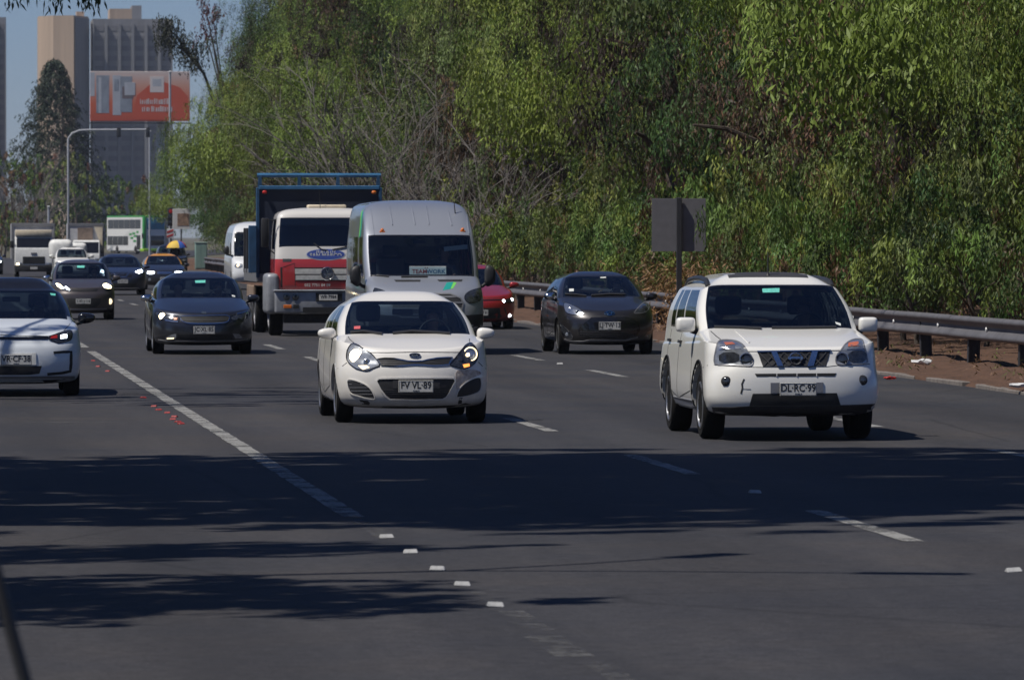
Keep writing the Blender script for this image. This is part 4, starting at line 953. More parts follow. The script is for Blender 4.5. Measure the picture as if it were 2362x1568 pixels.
for md in ('left', 'right'):
    for (y_, r_) in suv.p['wheels']: suv.line('arch_trim', [(y_ + (r_+.095)*math.cos(R(a)), r_ + (r_+.095)*math.sin(R(a))) for a in range(-8, 189, 14)], .05, 'black_plastic', .012, md)
    suv.line('sill_trim', [(1.45,.34),(3.05,.34)], .09, 'steel_grey', .012, md)
driver(suv, 'driver in a dark shirt at the wheel of the white sport utility', M['shirt_blue'])

# ---- 3: the silver van
K = conv(997, 1834, 646.7); pos = G(986, 819)
vl = [(.30,.28,.5,3.0,.86,.30, 5.70,.34,.4,4,.34), (.10,.32,.55,3.0,.97,.34, 5.90,.40,.3,4.5,.40), (.0,.52,.58,3.0,1.02,.52, 5.96,.55,.3,5,.55), (.03,.80,.58,3.0,1.03,.80, 5.98,.85,.3,5,.85),
      (.12,1.02,.60,3.0,1.03,1.02, 5.98,1.1,.3,5,1.1), (.26,1.14,.62,3.0,1.02,1.16, 5.98,1.25,.3,5,1.25), (.62,1.27,.5,3.2,1.015,1.26, 5.97,1.32,.3,5,1.32), (.98,1.375,.36,3.6,1.01,1.34, 5.96,1.38,.3,5,1.36)]
P = dict(low=vl, glass=[vl[-1], (1.72,2.10,.22,4.2,.985,2.06, 5.94,2.08,.25,5,2.06)], roof=[(1.86,2.20,.26,4.2,.965,2.22, 5.92,2.25,.25,5,2.25), (2.35,2.52,.34,4.0,.93,2.50, 5.88,2.55,.3,4.5,2.52), (2.9,2.68,.4,3.6,.84,2.63, 5.7,2.68,.4,4,2.64), (3.4,2.72,.3,3.4,.45,2.71, 5.3,2.72,.3,4,2.71)],
         w=1.03, L=5.98, H=2.72, side=SIDE, windows=[(.02,.20),(.28,.58),(.66,.90)], wheels=[(.98,.345),(4.72,.345)], lsub=[2,2,2,2,2,2,3], rsub=[2,3,3,2], bow=.015, sidemats=['side_glass','dark_glass','dark_glass'], rearmat='dark_glass')
P['side'] = [0,.02,.036,.05,.12,.18,.20,.28,.296,.36,.44,.52,.564,.58,.66,.676,.74,.82,.884,.90,.95,1.0]
silver = paint('paint_silver', (.38,.40,.44), .55, .38, .25)
van = Car('van', 'tall silver passenger van with a name board behind its windscreen', pos, P, silver, cat='van')
van.wheels(width=.22, spokes=8, rim='steel_grey'); van.cabin(ysv=2.15, zseat=1.62)
sx_ = .615
gp = [(-.40,1.068),(.40,1.068),(.58,.99),(.625,.90),(.60,.78),(.46,.66),(-.46,.66),(-.60,.78),(-.625,.90),(-.58,.99)]; gr = van.patch('grille', gp, 'black_plastic', .004, .03); mesh_bars(van, gp, 4, 'steel_grey', .025, gr); van.line('grille_frame', gp, .022, 'steel_grey', .014, closed=True, parent=gr)
hp = K([(1415,1160),(1470,1115),(1560,1085),(1606,1080),(1610,1180),(1585,1232),(1480,1252),(1420,1215)])
for q in (hp, flip(hp)): h = headlamp(van, q, 'lamp_dark', 'black_gloss'); c_ = (sum(a for a, _ in q)/8, sum(b for _, b in q)/8); van.disc('lamp_lens', c_[0], c_[1]+.01, .06, 'lamp_dark', .014, h)
van.patch('bumper_skirt', [(-1.02,.72),(-.6,.69),(.6,.69),(1.02,.72),(1.02,.42),(.9,.32),(-.9,.32),(-1.02,.42)], 'black_plastic', .008, .03)
for q in ([(620,985),(920,985),(915,1005),(640,1006)], [(1110,983),(1395,982),(1385,1003),(1130,1004)]): van.patch('bonnet_vent', K(q), 'plate_ink', .004, .02)
simple('decal_teal', (.01,.28,.24), .45); simple('decal_lime', (.16,.55,.10), .45)
van.patch('bonnet_decal', K([(1172,1102),(1215,1015),(1290,1010),(1255,1090)]), 'decal_teal', .003, .006); van.patch('bonnet_decal', K([(1258,1090),(1293,1010),(1328,1016),(1288,1080)]), 'decal_lime', .003, .006)
van.line('side_decal', [(2.55,2.06),(2.62,2.30),(2.75,2.55)], .16, 'decal_teal', .004, 'left'); van.line('side_decal', [(2.75,2.06),(2.82,2.30),(2.95,2.55)], .16, 'decal_lime', .004, 'left')
for q in ((485,437), (1395,431)):
    a = K([q])[0]; c_, n_ = van.at(*a); m = MB(); m.ball((0,0,.02), .034, (1,1,1.1), 2).box(-.05, .05, -.03, .03, -.02, .006, .008, 1); o = m.build('marker_lamp', M['lamp_amber'], van.root); o.location = c_
for a, b_ in (((556,100),(600,368)), ((800,78),(856,362)), ((972,90),(1014,362)), ((1200,80),(1272,372)), ((345,120),(392,480)), ((1424,110),(1470,470))): van.line('roof_rib', K([a, b_]), .016, silver, .012, step=.1)
c_, n_ = van.at(*K([(1312,235)])[0]); MB().tube([c_, c_ + Vector((-.03,.05,.32))], [.012,.004], 6).build('antenna', M['black_plastic'], van.root)
van.line('wiper', K([(420,935),(560,950)]), .02, 'black_plastic', .02); van.line('wiper', K([(700,955),(1000,952)]), .018, 'black_plastic', .02)
a = K([(1007,892)])[0]; yb = van.hit(*a)[0].y + .07
bd = MB().box(-.325, .325, -.003, .003, -.085, .085).build('name_board', M['white_plain'], None, 0); bd.location = (van.root.location.x + a[0] + .085, van.root.location.y + yb, a[1] + .005); bd.rotation_euler = (R(-14), 0, 0); tag(bd, 'white TEAMWORK name board propped behind the silver van windscreen', 'sign')
simple('ink_red', (.35,.06,.05), .6, var=0); simple('ink_blue', (.03,.14,.28), .6, var=0)
text_mesh('TEAM', .105, 'board_lettering', M['ink_red'], bd, (-.145,-.005,-.012), sx=1.0, bold=.0015); text_mesh('WORK', .105, 'board_lettering', M['ink_blue'], bd, (.142,-.005,-.012), sx=1.02, bold=.0015)
for x in (-.045, -.008): MB().ball((x,-.006,.058), .011, (1,.3,1), 2).build('board_dot', M['ink_red'], bd)
for x in (-1.19, 1.19): van.mirror(x, .98, 1.38, .20, .36, .16, M['black_plastic'], foot=math.copysign(1.0, x))
a = K([(1285,620)])[0]; MB().box(a[0]+.0, a[0]+.42, 1.80, 1.81, a[1]-.05, a[1]+.03, .004, 1, Matrix.Rotation(R(-6), 3, 'Y')).build('sun_visor', M['sticker_white'], van.root)
driver(van, 'driver in a grey shirt at the wheel of the silver van', M['shirt_grey'])

# ---- 4: the dark grey saloon
K = conv(1105, 1502, 967); pos = G(470.5, 818)
P = outline(4.56, .89, 1.44, .16, (.38,.55), (.12,.715,.80), (1.22,.985,.945), 1.0, (2.02,1.335), .655, (3.95,1.02), False, .68, 2.35, .775, 3.4, .38, 3.2)
P.update(side=SIDE, windows=WIN3, wheels=[(.88,.318),(3.58,.318)])
slate = paint('paint_slate', (.026,.029,.040), .55, .30, .12)
sed = Car('saloon_car', 'dark slate saloon car with one dazzling headlamp and a wide black grille', pos, P, slate)
sed.wheels(width=.2, spokes=8); sed.cabin(); doors(sed, 1.5, 2.55, 3.45)
gp = K([(690,850),(900,845),(1300,838),(1540,835),(1530,920),(1480,958),(1300,975),(900,976),(760,952),(710,900)]); gr = sed.patch('grille', gp, 'plate_ink', .004, .03, rnd=1); sed.line('grille_frame', chaikin(gp), .013, 'chrome', .010, closed=True, parent=gr); mesh_bars(sed, gp, 4, 'plate_ink', .006, gr)
h = headlamp(sed, K([(262,765),(400,790),(480,825),(660,835),(692,870),(680,940),(600,930),(450,920),(340,890)]), 'lamp_dark'); sed.disc('lamp_bulb', *K([(400,850)])[0], .058, 'lamp_lit', .016, h); sed.line('lamp_strip', K([(450,918),(560,935),(670,945)]), .02, 'chrome', .012, parent=h); sed.patch('turn_signal', K([(590,880),(660,880),(650,915),(600,915)]), 'lamp_amber', .012, .02, h)
h = headlamp(sed, K([(1560,840),(1700,812),(1850,768),(1885,800),(1850,880),(1700,910),(1560,930)]), 'lamp_dark'); sed.disc('lamp_lens', *K([(1665,880)])[0], .04, 'lamp_dark', .014, h); sed.line('lamp_strip', K([(1660,815),(1760,790),(1850,762)]), .018, 'chrome', .012, parent=h)
sed.plate(*K([(1105,1088)])[0], 'JC·XL·85', .375, .135, .03)
lp = K([(640,1150),(1570,1145),(1605,1225),(1500,1250),(640,1245)]); lt = sed.patch('lower_intake', lp, 'plate_ink', .004, .03); mesh_bars(sed, lp, 3, 'black_plastic', .006, lt)
fo = sed.patch('fog_lamp', K([(458,1210),(560,1160),(640,1145),(632,1230),(470,1242)]), 'lamp_silver', .008, .03); sed.patch('fog_lens', K([(480,1218),(600,1210),(596,1232),(486,1236)]), 'lamp_lit_soft', .012, .02, fo)
sed.patch('fog_lamp', K([(1588,1143),(1700,1155),(1762,1222),(1640,1232)]), 'lamp_silver', .008, .03)
sed.line('lower_lip', K([(330,1250),(460,1268),(1000,1272),(1600,1266),(1850,1240)]), .022, 'steel_grey', .012); sed.line('lower_lip', K([(300,1300),(700,1318),(1105,1322),(1600,1316),(1860,1290)]), .05, 'black_plastic', .004)
sed.line('bonnet_seam', K([(300,715),(480,822),(690,846),(1105,832),(1540,832),(1700,806),(1850,745)]), .008, 'plate_ink', .0025)
text_mesh('KIA', .045, 'emblem_lettering', M['chrome'], sed.root, sed.at(*K([(1105,790)])[0])[0] + Vector((0,-.022,0)), sx=1.2, bold=.002)
sed.patch('window_sticker', K([(955,245),(1130,240),(1128,285),(960,288)]), 'sticker_green', .003, .006); sed.patch('window_sticker', K([(1575,490),(1630,502),(1638,525),(1590,520)]), 'sticker_white', .003, .006)
for x in (-.95, .95): sed.mirror(x, 1.50, .975, .21, .125, .15, M['chrome'] if x < 0 else slate, foot=math.copysign(.77, x))
driver(sed, 'driver in a dark shirt at the wheel of the slate saloon car', M['shirt_dark']); driver(sed, 'passenger in a grey shirt beside the driver of the slate saloon car', M['shirt_grey'], 0.0, -2*sed.seat[0])

# ---- 5: the white compact car with a black roof in the bus lane
K = conv(176, 1514, 981); pos = G(32, 915)
P = outline(4.15, .885, 1.53, .16, (.40,.62), (.10,.78,.86), (.98,1.0,.955), 1.03, (1.80,1.37), .64, (3.8,1.05), True, .60, 2.6, .80, 3.4, .38, 3.4)
P.update(side=SIDE, windows=WIN3, wheels=[(.80,.31),(3.50,.31)], black_pillar=False)
white_c = paint('paint_white_cool', (.66,.70,.74), 0, .3, .15)
lc = Car('compact_car', 'white compact car with a black roof under dappled shade on the bus lane', pos, P, white_c, glassmat='windscreen_dark')
top_paint(lc, M['black_gloss'], lambda y: 1.02 if y < 2.4 else 1.06)
lc.wheels(width=.2, spokes=5); lc.cabin(); doors(lc, 1.4, 2.45, 3.3)
hp = K([(600,770),(640,745),(760,705),(880,670),(918,690),(905,790),(860,812),(740,838),(680,815)])
for q, s_ in ((hp, 1), (flip(hp), -1)):
    h = headlamp(lc, q, 'lamp_dark'); a = K([(800,752)])[0]; lc.patch('lamp_led', [(s_*(a[0]-.035), a[1]-.025), (s_*(a[0]+.045), a[1]-.018), (s_*(a[0]+.045), a[1]+.03), (s_*(a[0]-.03), a[1]+.02)][::s_], 'lamp_lit_cold', .010, .02, h); a = K([(680,758)])[0]; lc.patch('turn_signal', [(s_*(a[0]-.045), a[1]-.018), (s_*(a[0]+.045), a[1]-.015), (s_*(a[0]+.045), a[1]+.028), (s_*(a[0]-.03), a[1]+.012)][::s_], 'lamp_red', .010, .02, h)
lc.line('nose_band', [(-.44,.76),(0,.757),(.44,.76)], .036, 'black_gloss', .006)
lc.patch('lower_grille', [(-.36,.40),(.36,.40),(.33,.30),(.20,.285),(-.20,.285),(-.33,.30)], 'black_plastic', .006, .03)
cs = K([(680,955),(800,945),(902,945),(900,1100),(890,1190),(790,1212),(600,1228)])
for q in (cs, [(-x, z) for x, z in cs]): lc.line('bumper_trim', q, .034, 'plate_ink', .006)
lc.line('lower_lip', [(-.78,.255),(0,.25),(.78,.255)], .03, 'steel_grey', .01); lc.line('lower_lip', [(-.74,.195),(0,.185),(.74,.195)], .06, 'black_plastic', .005)
lc.patch('plate_frame', K([(-55,962),(458,958),(458,1108),(-55,1108)]), 'white_plain', .010, .03); lc.plate(*K([(205,1045)])[0], 'VR·CF·38', .40, .135, .03)
lc.line('bonnet_seam', K([(-380,760),(-300,705),(176,738),(620,745),(800,690),(915,560)]), .007, 'plate_ink', .0025)
lc.patch('window_sticker', K([(635,198),(705,205),(705,232),(650,226)]), 'sticker_green', .003, .006)
for x in (-.98, .98): lc.mirror(x, 1.35, 1.0, .23, .14, .15, M['black_gloss'], foot=math.copysign(.80, x))
driver(lc, 'driver in a dark shirt at the wheel of the white compact car', M['shirt_grey'])

# ---- 6: the dark grey hatchback by the rail
K = conv(1705, 1227, 699); pos = G(1406, 818)
P = outline(4.06, .85, 1.45, .165, (.42,.60), (.14,.755,.86), (1.05,1.01,.965), 1.03, (1.86,1.365), .605, (3.72,1.04), True, .74, 2.2, .775, 3.3, .42, 3.3)
P.update(side=SIDE, windows=WIN3, wheels=[(.83,.302),(3.38,.302)])
grey = paint('paint_graphite', (.030,.028,.030), .55, .30, .12)
pc = Car('hatchback', 'dark graphite hatchback with a trapezoid lower grille beside the guard rail', pos, P, grey)
pc.wheels(width=.19, spokes=5); pc.cabin(); doors(pc, 1.4, 2.35, 3.2)
h = headlamp(pc, K([(1140,588),(1200,600),(1290,640),(1350,680),(1412,730),(1340,746),(1240,736),(1170,712),(1145,650)]), 'lamp_reflector', 'black_gloss'); pc.disc('lamp_lens', *K([(1225,680)])[0], .05, 'lamp_reflector', .014, h); pc.disc('lamp_lens', *K([(1310,705)])[0], .035, 'lamp_dark', .014, h)
h = headlamp(pc, K([(2170,570),(2110,600),(2040,670),(1993,726),(2100,722),(2180,692),(2195,620)]), 'lamp_dark', 'steel_grey'); pc.disc('lamp_lens', *K([(2130,655)])[0], .045, 'lamp_dark', .014, h)
gp = K([(1480,772),(1700,766),(1930,765),(2062,830),(2078,930),(2040,1010),(1900,1030),(1480,1026),(1332,990),(1315,920),(1400,832)]); gr = pc.patch('grille', gp, 'black_gloss', .004, .03); mesh_bars(pc, K([(1330,940),(2070,935),(2040,1005),(1900,1024),(1480,1020),(1340,985)]), 4, 'dark_steel', .010, gr)
pc.plate(*K([(1705,876)])[0], 'LJ·TW·13', .385, .14, .03)
a = K([(1705,724)])[0]; simple('chrome_blue', (.25,.48,.62), .15, 1.0, var=.2, scale=60)
for rx, rz_, dx, dz in ((.086,.034,0,0), (.036,.032,0,.002), (.06,.016,0,.014)): pc.line('emblem', [(a[0]+dx+rx*math.cos(t*math.pi/9), a[1]+dz+rz_*math.sin(t*math.pi/9)) for t in range(18)], .011, 'chrome_blue', .014, closed=True)
pc.line('fog_trim', K([(1092,838),(1128,872),(1196,935),(1252,1000),(1240,1032),(1165,1020),(1130,965)]), .012, 'chrome', .008, closed=True); pc.patch('fog_lamp', K([(1100,850),(1196,940),(1245,1000),(1236,1026),(1168,1014),(1136,962)]), 'lamp_dark', .005, .02); pc.disc('lamp_lens', *K([(1185,980)])[0], .038, 'lamp_silver', .012)
pc.patch('fog_lamp', K([(2130,1000),(2165,945),(2215,920),(2225,990),(2180,1010)]), 'lamp_dark', .006, .02)
pc.line('lower_lip', K([(1150,1040),(1250,1066),(1380,1064),(1470,1048),(1700,1050),(1900,1048),(2050,1012)]), .026, 'steel_grey', .014); pc.line('lower_lip', K([(1150,1090),(1400,1098),(1705,1100),(2000,1096),(2200,1070)]), .05, 'black_plastic', .006)
pc.line('bonnet_seam', K([(1120,570),(1300,635),(1420,722),(1480,760),(1705,756),(1930,758),(2000,715),(2100,600)]), .008, 'plate_ink', .0025)
pc.patch('window_sticker', K([(1208,420),(1264,418),(1264,450),(1208,453)]), 'sticker_white', .003, .006); pc.patch('window_sticker', K([(1590,278),(1660,274),(1660,288),(1592,290)]), 'sticker_white', .003, .006)
for x in (-.91, .91): pc.mirror(x, 1.38, 1.01, .21, .13, .15, M['chrome'] if x < 0 else grey, foot=math.copysign(.76, x))
wipers(pc, K, [(1160,490),(1300,495),(1420,512)], [(1480,505),(1700,490),(1900,492)])
driver(pc, 'driver in a dark shirt at the wheel of the graphite hatchback', M['shirt_dark'])

# ---- 7: the red saloon half hidden by the van
K = conv(86, 919, 551); pos = G(1101, 760)
P = outline(4.63, .89, 1.435, .16, (.40,.58), (.12,.72,.80), (1.2,.975,.94), 1.0, (2.0,1.34), .64, (4.0,1.02), False, .66, 2.4, .77, 3.4, .38, 3.25)
P.update(side=SIDE, windows=WIN3, wheels=[(.9,.315),(3.6,.315)])
redp = paint('paint_red', (.30,.016,.016), .25, .3, .1)
rc = Car('saloon_car', 'red saloon car half hidden behind the silver van', pos, P, redp)
rc.wheels(width=.2, spokes=5); rc.cabin()
hp = K([(385,560),(450,548),(525,528),(565,560),(555,592),(400,592)])
for q, s_ in ((hp, 1), (flip(hp), -1)):
    h = headlamp(rc, q, 'lamp_dark')
    for x, y in ((408,572), (508,552)): a = K([(x, y)])[0]; rc.disc('lamp_bulb', s_*a[0], a[1], .034, 'lamp_lit_cold', .014, h)
rc.line('nose_band', [(-.55,.66),(0,.645),(.55,.66)], .03, 'black_gloss', .006); gp = [(-.62,.48),(.62,.48),(.68,.30),(.6,.24),(-.6,.24),(-.68,.30)]; rc.patch('grille', gp, 'plate_ink', .004, .03); rc.plate(0.06, .375, '', .36, .13, .03)
for s_ in (-1, 1): a = K([(558,770)])[0]; rc.disc('fog_lamp', s_*a[0], a[1], .035, 'lamp_lit_cold', .012)
rc.line('lower_lip', [(-.7,.20),(0,.19),(.7,.20)], .05, 'black_plastic', .006); rc.line('bonnet_seam', [(-.62,.73),(-.4,.70),(0,.695),(.4,.70),(.62,.73)], .008, 'plate_ink', .0025)
for x in (-.97, .97): rc.mirror(x, 1.5, .98, .22, .13, .15, redp, foot=math.copysign(.77, x))
driver(rc, 'driver in a dark shirt at the wheel of the red saloon car', M['shirt_dark'])

# ---- 8: the brown-grey city car
K = conv(925, 1489, 822); pos = G(192, 738)
P = outline(3.6, .80, 1.485, .16, (.42,.62), (.10,.78,.87), (.92,1.01,.97), 1.04, (1.62,1.40), .60, (3.35,1.06), True, .62, 2.4, .73, 3.4, .34, 2.95)
P.update(side=SIDE, windows=WIN3, wheels=[(.70,.285),(3.08,.285)])
taupe = paint('paint_taupe', (.080,.068,.066), .4, .34, .2)
mo = Car('city_car', 'taupe city car with both headlamps and a fog lamp glowing', pos, P, taupe)
mo.wheels(width=.18, spokes=6); mo.cabin()
h = headlamp(mo, K([(330,735),(420,738),(500,796),(560,800),(640,850),(682,900),(560,884),(470,870),(380,812)]), 'lamp_silver'); mo.patch('lamp_bulb', K([(372,752),(440,762),(500,815),(535,852),(470,848),(400,800)]), 'lamp_lit', .012, .02, h); mo.patch('lamp_bulb', K([(556,808),(610,835),(660,885),(600,868)]), 'lamp_lit_cold', .012, .02, h)
h = headlamp(mo, K([(1298,745),(1350,735),(1430,738),(1505,790),(1528,855),(1420,874),(1320,852)]), 'lamp_silver'); mo.patch('lamp_bulb', K([(1325,762),(1410,755),(1480,800),(1500,845),(1400,850),(1335,825)]), 'lamp_lit', .012, .02, h, rnd=1)
mo.disc('fog_lamp', *K([(1470,1112)])[0], .055, 'lamp_lit_soft', .012, sc=1.3); mo.disc('fog_lamp', -K([(1470,1112)])[0][0], K([(1470,1112)])[0][1], .055, 'lamp_silver', .012, sc=1.3)
gp = K([(690,862),(925,868),(1225,860),(1200,905),(925,912),(705,905)]); mo.patch('grille', gp, 'black_plastic', .004, .03)
lp = K([(590,1050),(925,1044),(1292,1050),(1262,1160),(1180,1232),(925,1238),(640,1225)]); mo.patch('lower_intake', lp, 'plate_ink', .004, .03); mo.plate(*K([(925,1110)])[0], '', .37, .13, .03)
mo.line('lower_lip', K([(450,1262),(925,1275),(1400,1262)]), .03, 'steel_grey', .012); mo.line('lower_lip', K([(420,1325),(925,1330),(1450,1320)]), .05, 'black_plastic', .005)
mo.line('bonnet_seam', K([(340,720),(520,790),(690,850),(925,852),(1230,848),(1300,740),(1420,690)]), .008, 'plate_ink', .0025)
for x in (-.87, .87): mo.mirror(x, 1.25, 1.03, .19, .13, .14, M['chrome'] if x < 0 else taupe, foot=math.copysign(.72, x))
mo.patch('window_sticker', K([(800,385),(950,385),(950,430),(805,430)]), 'sticker_green', .003, .006)
driver(mo, 'driver in a dark shirt at the wheel of the taupe city car', M['shirt_dark'])

# ---- 9: the navy saloon and 10: the black taxi with a yellow roof
K = conv(491, 1481, 487); pos = G(280, 681)
P = outline(4.45, .88, 1.43, .16, (.40,.58), (.12,.73,.82), (1.12,.97,.93), 1.0, (1.95,1.33), .62, (3.9,1.02), False, .64, 2.5, .77, 3.4, .36, 3.2); P.update(side=SIDE, windows=WIN3, wheels=[(.88,.31),(3.5,.31)])
navy = paint('paint_navy', (.022,.028,.055), .4, .3, .1)
nb = Car('saloon_car', 'navy saloon car with white headlamps ahead of the green bus', pos, P, navy); nb.wheels(spokes=5); nb.cabin()
hp = K([(700,1085),(780,1050),(852,1036),(872,1095),(770,1132)])
for q in (hp, flip(hp)): h = headlamp(nb, q, 'lamp_silver'); c_ = (sum(a for a, _ in q)/5, sum(b for _, b in q)/5); nb.patch('lamp_bulb', [(c_[0]+(a-c_[0])*.7, c_[1]+(b-c_[1])*.7) for a, b in q], 'lamp_lit_cold', .012, .02, h)
gp = [(-.42,.80),(.42,.80),(.36,.62),(-.36,.62)]; gr = nb.patch('grille', gp, 'black_gloss', .004, .03); nb.line('grille_frame', [(-.28,.79),(-.16,.64),(.16,.64),(.28,.79)], .03, 'chrome', .012, parent=gr)
nb.patch('lower_intake', [(-.55,.42),(.55,.42),(.5,.28),(-.5,.28)], 'plate_ink', .004, .03); nb.plate(.05, .48, '', .36, .13, .03); nb.line('lower_lip', [(-.75,.25),(.75,.25)], .025, 'chrome', .012)
for x in (-.95, .95): nb.mirror(x, 1.42, .98, .21, .13, .15, navy, foot=math.copysign(.76, x))
K = conv(1229, 1385, 441); pos = G(380, 668)
P = outline(4.4, .85, 1.39, .16, (.40,.58), (.12,.72,.80), (1.1,.95,.92), .98, (1.9,1.30), .58, (3.85,1.0), False, .62, 2.7, .75, 3.6, .34, 3.15); P.update(side=SIDE, windows=WIN3, wheels=[(.88,.30),(3.4,.30)])
blackp = paint('paint_black', (.012,.012,.015), .1, .3, .15); yel = paint('paint_taxi_yellow', (.62,.27,.015), 0, .35, .05)
tx = Car('taxi', 'black taxi with a yellow roof and pillars', pos, P, blackp); top_paint(tx, yel, lambda y: .985); tx.wheels(spokes=5); tx.cabin()
hp = [(-.72,.70),(-.50,.72),(-.34,.70),(-.36,.60),(-.55,.58),(-.72,.60)]
for q in (hp, flip(hp)): h = headlamp(tx, q, 'lamp_silver'); c_ = (sum(a for a, _ in q)/6, sum(b for _, b in q)/6); tx.patch('lamp_bulb', [(c_[0]+(a-c_[0])*.7, c_[1]+(b-c_[1])*.7) for a, b in q], 'lamp_lit_cold', .012, .02, h)
tx.patch('grille', [(-.30,.70),(.30,.70),(.28,.60),(-.28,.60)], 'chrome', .004, .03); tx.plate(0, .42, '', .36, .13, .03)
for s_ in (-1, 1): tx.disc('fog_lamp', s_*.58, .38, .06, 'lamp_silver', .012)
for x in (-.92, .92): tx.mirror(x, 1.38, .95, .2, .13, .14, blackp, foot=math.copysign(.74, x))
MB().box(-.2, .2, 2.2, 2.35, 1.385, 1.40, .005, 1).build('roof_rack', M['black_plastic'], tx.root)
# ---- 11: the white minibus behind the truck
pm = AT(570, 560, 238)
P = dict(low=[tuple(r) for r in vl], glass=[(.70,1.28,.36,3.6,1.0,1.26, 6.3,1.38,.3,5,1.34), (1.35,2.22,.24,4.0,.93,2.18, 6.25,2.2,.25,5,2.18)], roof=[(1.5,2.34,.3,3.6,.88,2.34, 6.2,2.35,.3,4,2.34), (2.0,2.55,.34,3.2,.74,2.52, 6.0,2.55,.4,4,2.52), (2.6,2.62,.3,3.2,.3,2.62, 5.6,2.62,.3,4,2.62)], w=1.03, L=6.3, H=2.62, side=van.p['side'], windows=[(.02,.20),(.28,.58),(.66,.90)], wheels=[(.98,.345),(4.9,.345)], bow=.03, lsub=[2]*8, rsub=[2,2,2])
P['low'] = P['low'][:-2] + [(.5,1.2,.5,3.2,1.015,1.22, 6.3,1.3,.3,5,1.28), P['glass'][0]]; P['low'] = [(r[0], r[1], r[2], r[3], r[4], r[5], 6.3, *r[7:]) for r in P['low']]
mb = Car('minibus', 'white minibus with a rounded roof behind the blue truck bed', (13.45, 238), P, paint('paint_bus_white', (.70,.71,.72), 0, .35, .2), cat='minibus'); mb.wheels(width=.22, spokes=8, rim='steel_grey'); mb.cabin(ysv=1.9, zseat=1.6)
for s_ in (-1, 1):
    hp = [(s_*.62,1.0),(s_*.88,1.02),(s_*.95,.86),(s_*.66,.84)][::s_]; h = headlamp(mb, hp, 'lamp_silver'); mb.disc('lamp_bulb', s_*.80, .93, .06, 'lamp_lit_soft', .014, h); mb.mirror(s_*1.2, .8, 1.5, .2, .36, .15, M['black_plastic'], foot=s_*.98)
mb.patch('grille', [(-.45,.98),(.45,.98),(.40,.80),(-.40,.80)], 'black_plastic', .004, .03); simple('vest_green', (.10,.50,.06), .7); mb.seat = (mb.seat[0], mb.seat[1], mb.seat[2]); driver(mb, 'driver in a bright green vest at the wheel of the white minibus', M['vest_green'])
# ------------------------------------------------------------------ the red and white tipper truck
K = conv(1416, 1526, 611.6); pos = G(755, 775)
tl = [(.10,.92,.16,5,1.02,.92, 1.75,.92,.12,6,.92), (.02,.97,.18,5,1.07,.97, 1.78,.97,.12,6,.97), (.0,1.2,.20,4.5,1.085,1.2, 1.8,1.2,.12,6,1.2), (.0,1.45,.20,4.5,1.085,1.45, 1.8,1.45,.12,6,1.45), (.03,1.60,.20,4.5,1.08,1.60, 1.8,1.6,.12,6,1.6), (.06,1.72,.22,4.5,1.075,1.72, 1.8,1.72,.12,6,1.72), (.10,1.86,.24,4.8,1.07,1.80, 1.8,1.86,.12,6,1.80)]
P = dict(low=tl, glass=[tl[-1], (.34,2.46,.22,5,1.02,2.43, 1.78,2.45,.12,6,2.43)], roof=[(.40,2.56,.22,4.5,.99,2.53, 1.76,2.55,.12,6,2.53), (.60,2.64,.2,4,.84,2.62, 1.6,2.63,.12,6,2.61), (.8,2.67,.2,4,.4,2.665, 1.4,2.66,.12,6,2.66)], w=1.085, L=1.8, H=2.67, side=SIDE, windows=[(.05,.66)], wheels=[], lsub=[2]*6, rsub=[2,2,2], bow=.01)
P['windows'] = [(.02,.676)]
_cw = cut_wheels
def cut_wheels(me, p):
    if p['wheels']: return _cw(me, p)
    for _ in range(12 + 2*len(p['windows'])): me.materials.append(M['black_plastic'])
    return me.copy()
truck_red = paint('paint_truck_red', (.42,.028,.030), 0, .45, .25, (.2,.1,.08)); truck_white = paint('paint_truck_white', (.60,.58,.55), 0, .5, .2)
tk = Car('tipper_truck', 'red and white tipper truck with a tall navy blue headboard behind its cab', pos, P, truck_red, cat='truck', glassmat='windscreen')
top_paint(tk, truck_white, lambda y: 1.60); tr = tk.root
MB().box(-1.0, 1.0, 1.35, 1.5, 1.0, 2.3, .05).build('cab_seat', M['seat_cloth'], tr); MB().box(-1.0, 1.0, .35, .7, 1.5, 1.83, .06).build('dashboard', M['interior'], tr); tk.seat = (.5, 1.25, 1.62)
for q in ([(1005,672),(1826,672),(1826,738),(1005,738)], [(1012,752),(1820,752),(1820,812),(1012,812)]): tk.patch('grille_slat', K(q), 'plate_white', .022, .04)
tk.patch('grille', K([(1000,655),(1832,655),(1820,825),(1012,825)]), 'plate_ink', .003, .02)
for q in ([(818,655),(842,648),(846,905),(826,905)],): tk.patch('panel_slot', K(q), 'plate_ink', .003, .02); tk.patch('panel_slot', flip(K(q)), 'plate_ink', .003, .02)
tk.line('panel_seam', K([(845,655),(1000,600),(1010,900)]), .010, 'plate_ink', .003)
tk.patch('step_recess', K([(848,545),(960,545),(960,582),(850,585)]), 'dark_steel', .004, .02)
tk.patch('lower_panel', K([(1035,836),(1800,836),(1790,925),(1040,928)]), truck_red, .010, .03)
a = K([(1416,733)])[0]; em = tk.disc('emblem', *a, .140, 'steel_grey', .030, seg=28); tk.ringd('emblem_ring', *a, .142, .022, 'chrome', .045, em)
em.location; text_mesh('V', .125, 'emblem_lettering', M['chrome'], tr, tk.at(*a)[0] + Vector((0,-.06,.05)), sx=1.1, bold=.004); text_mesh('W', .125, 'emblem_lettering', M['chrome'], tr, tk.at(*a)[0] + Vector((0,-.06,-.042)), sx=1.05, bold=.004)
simple('badge_blue', (.03,.06,.26), .5); simple('badge_grey', (.42,.44,.50), .5)
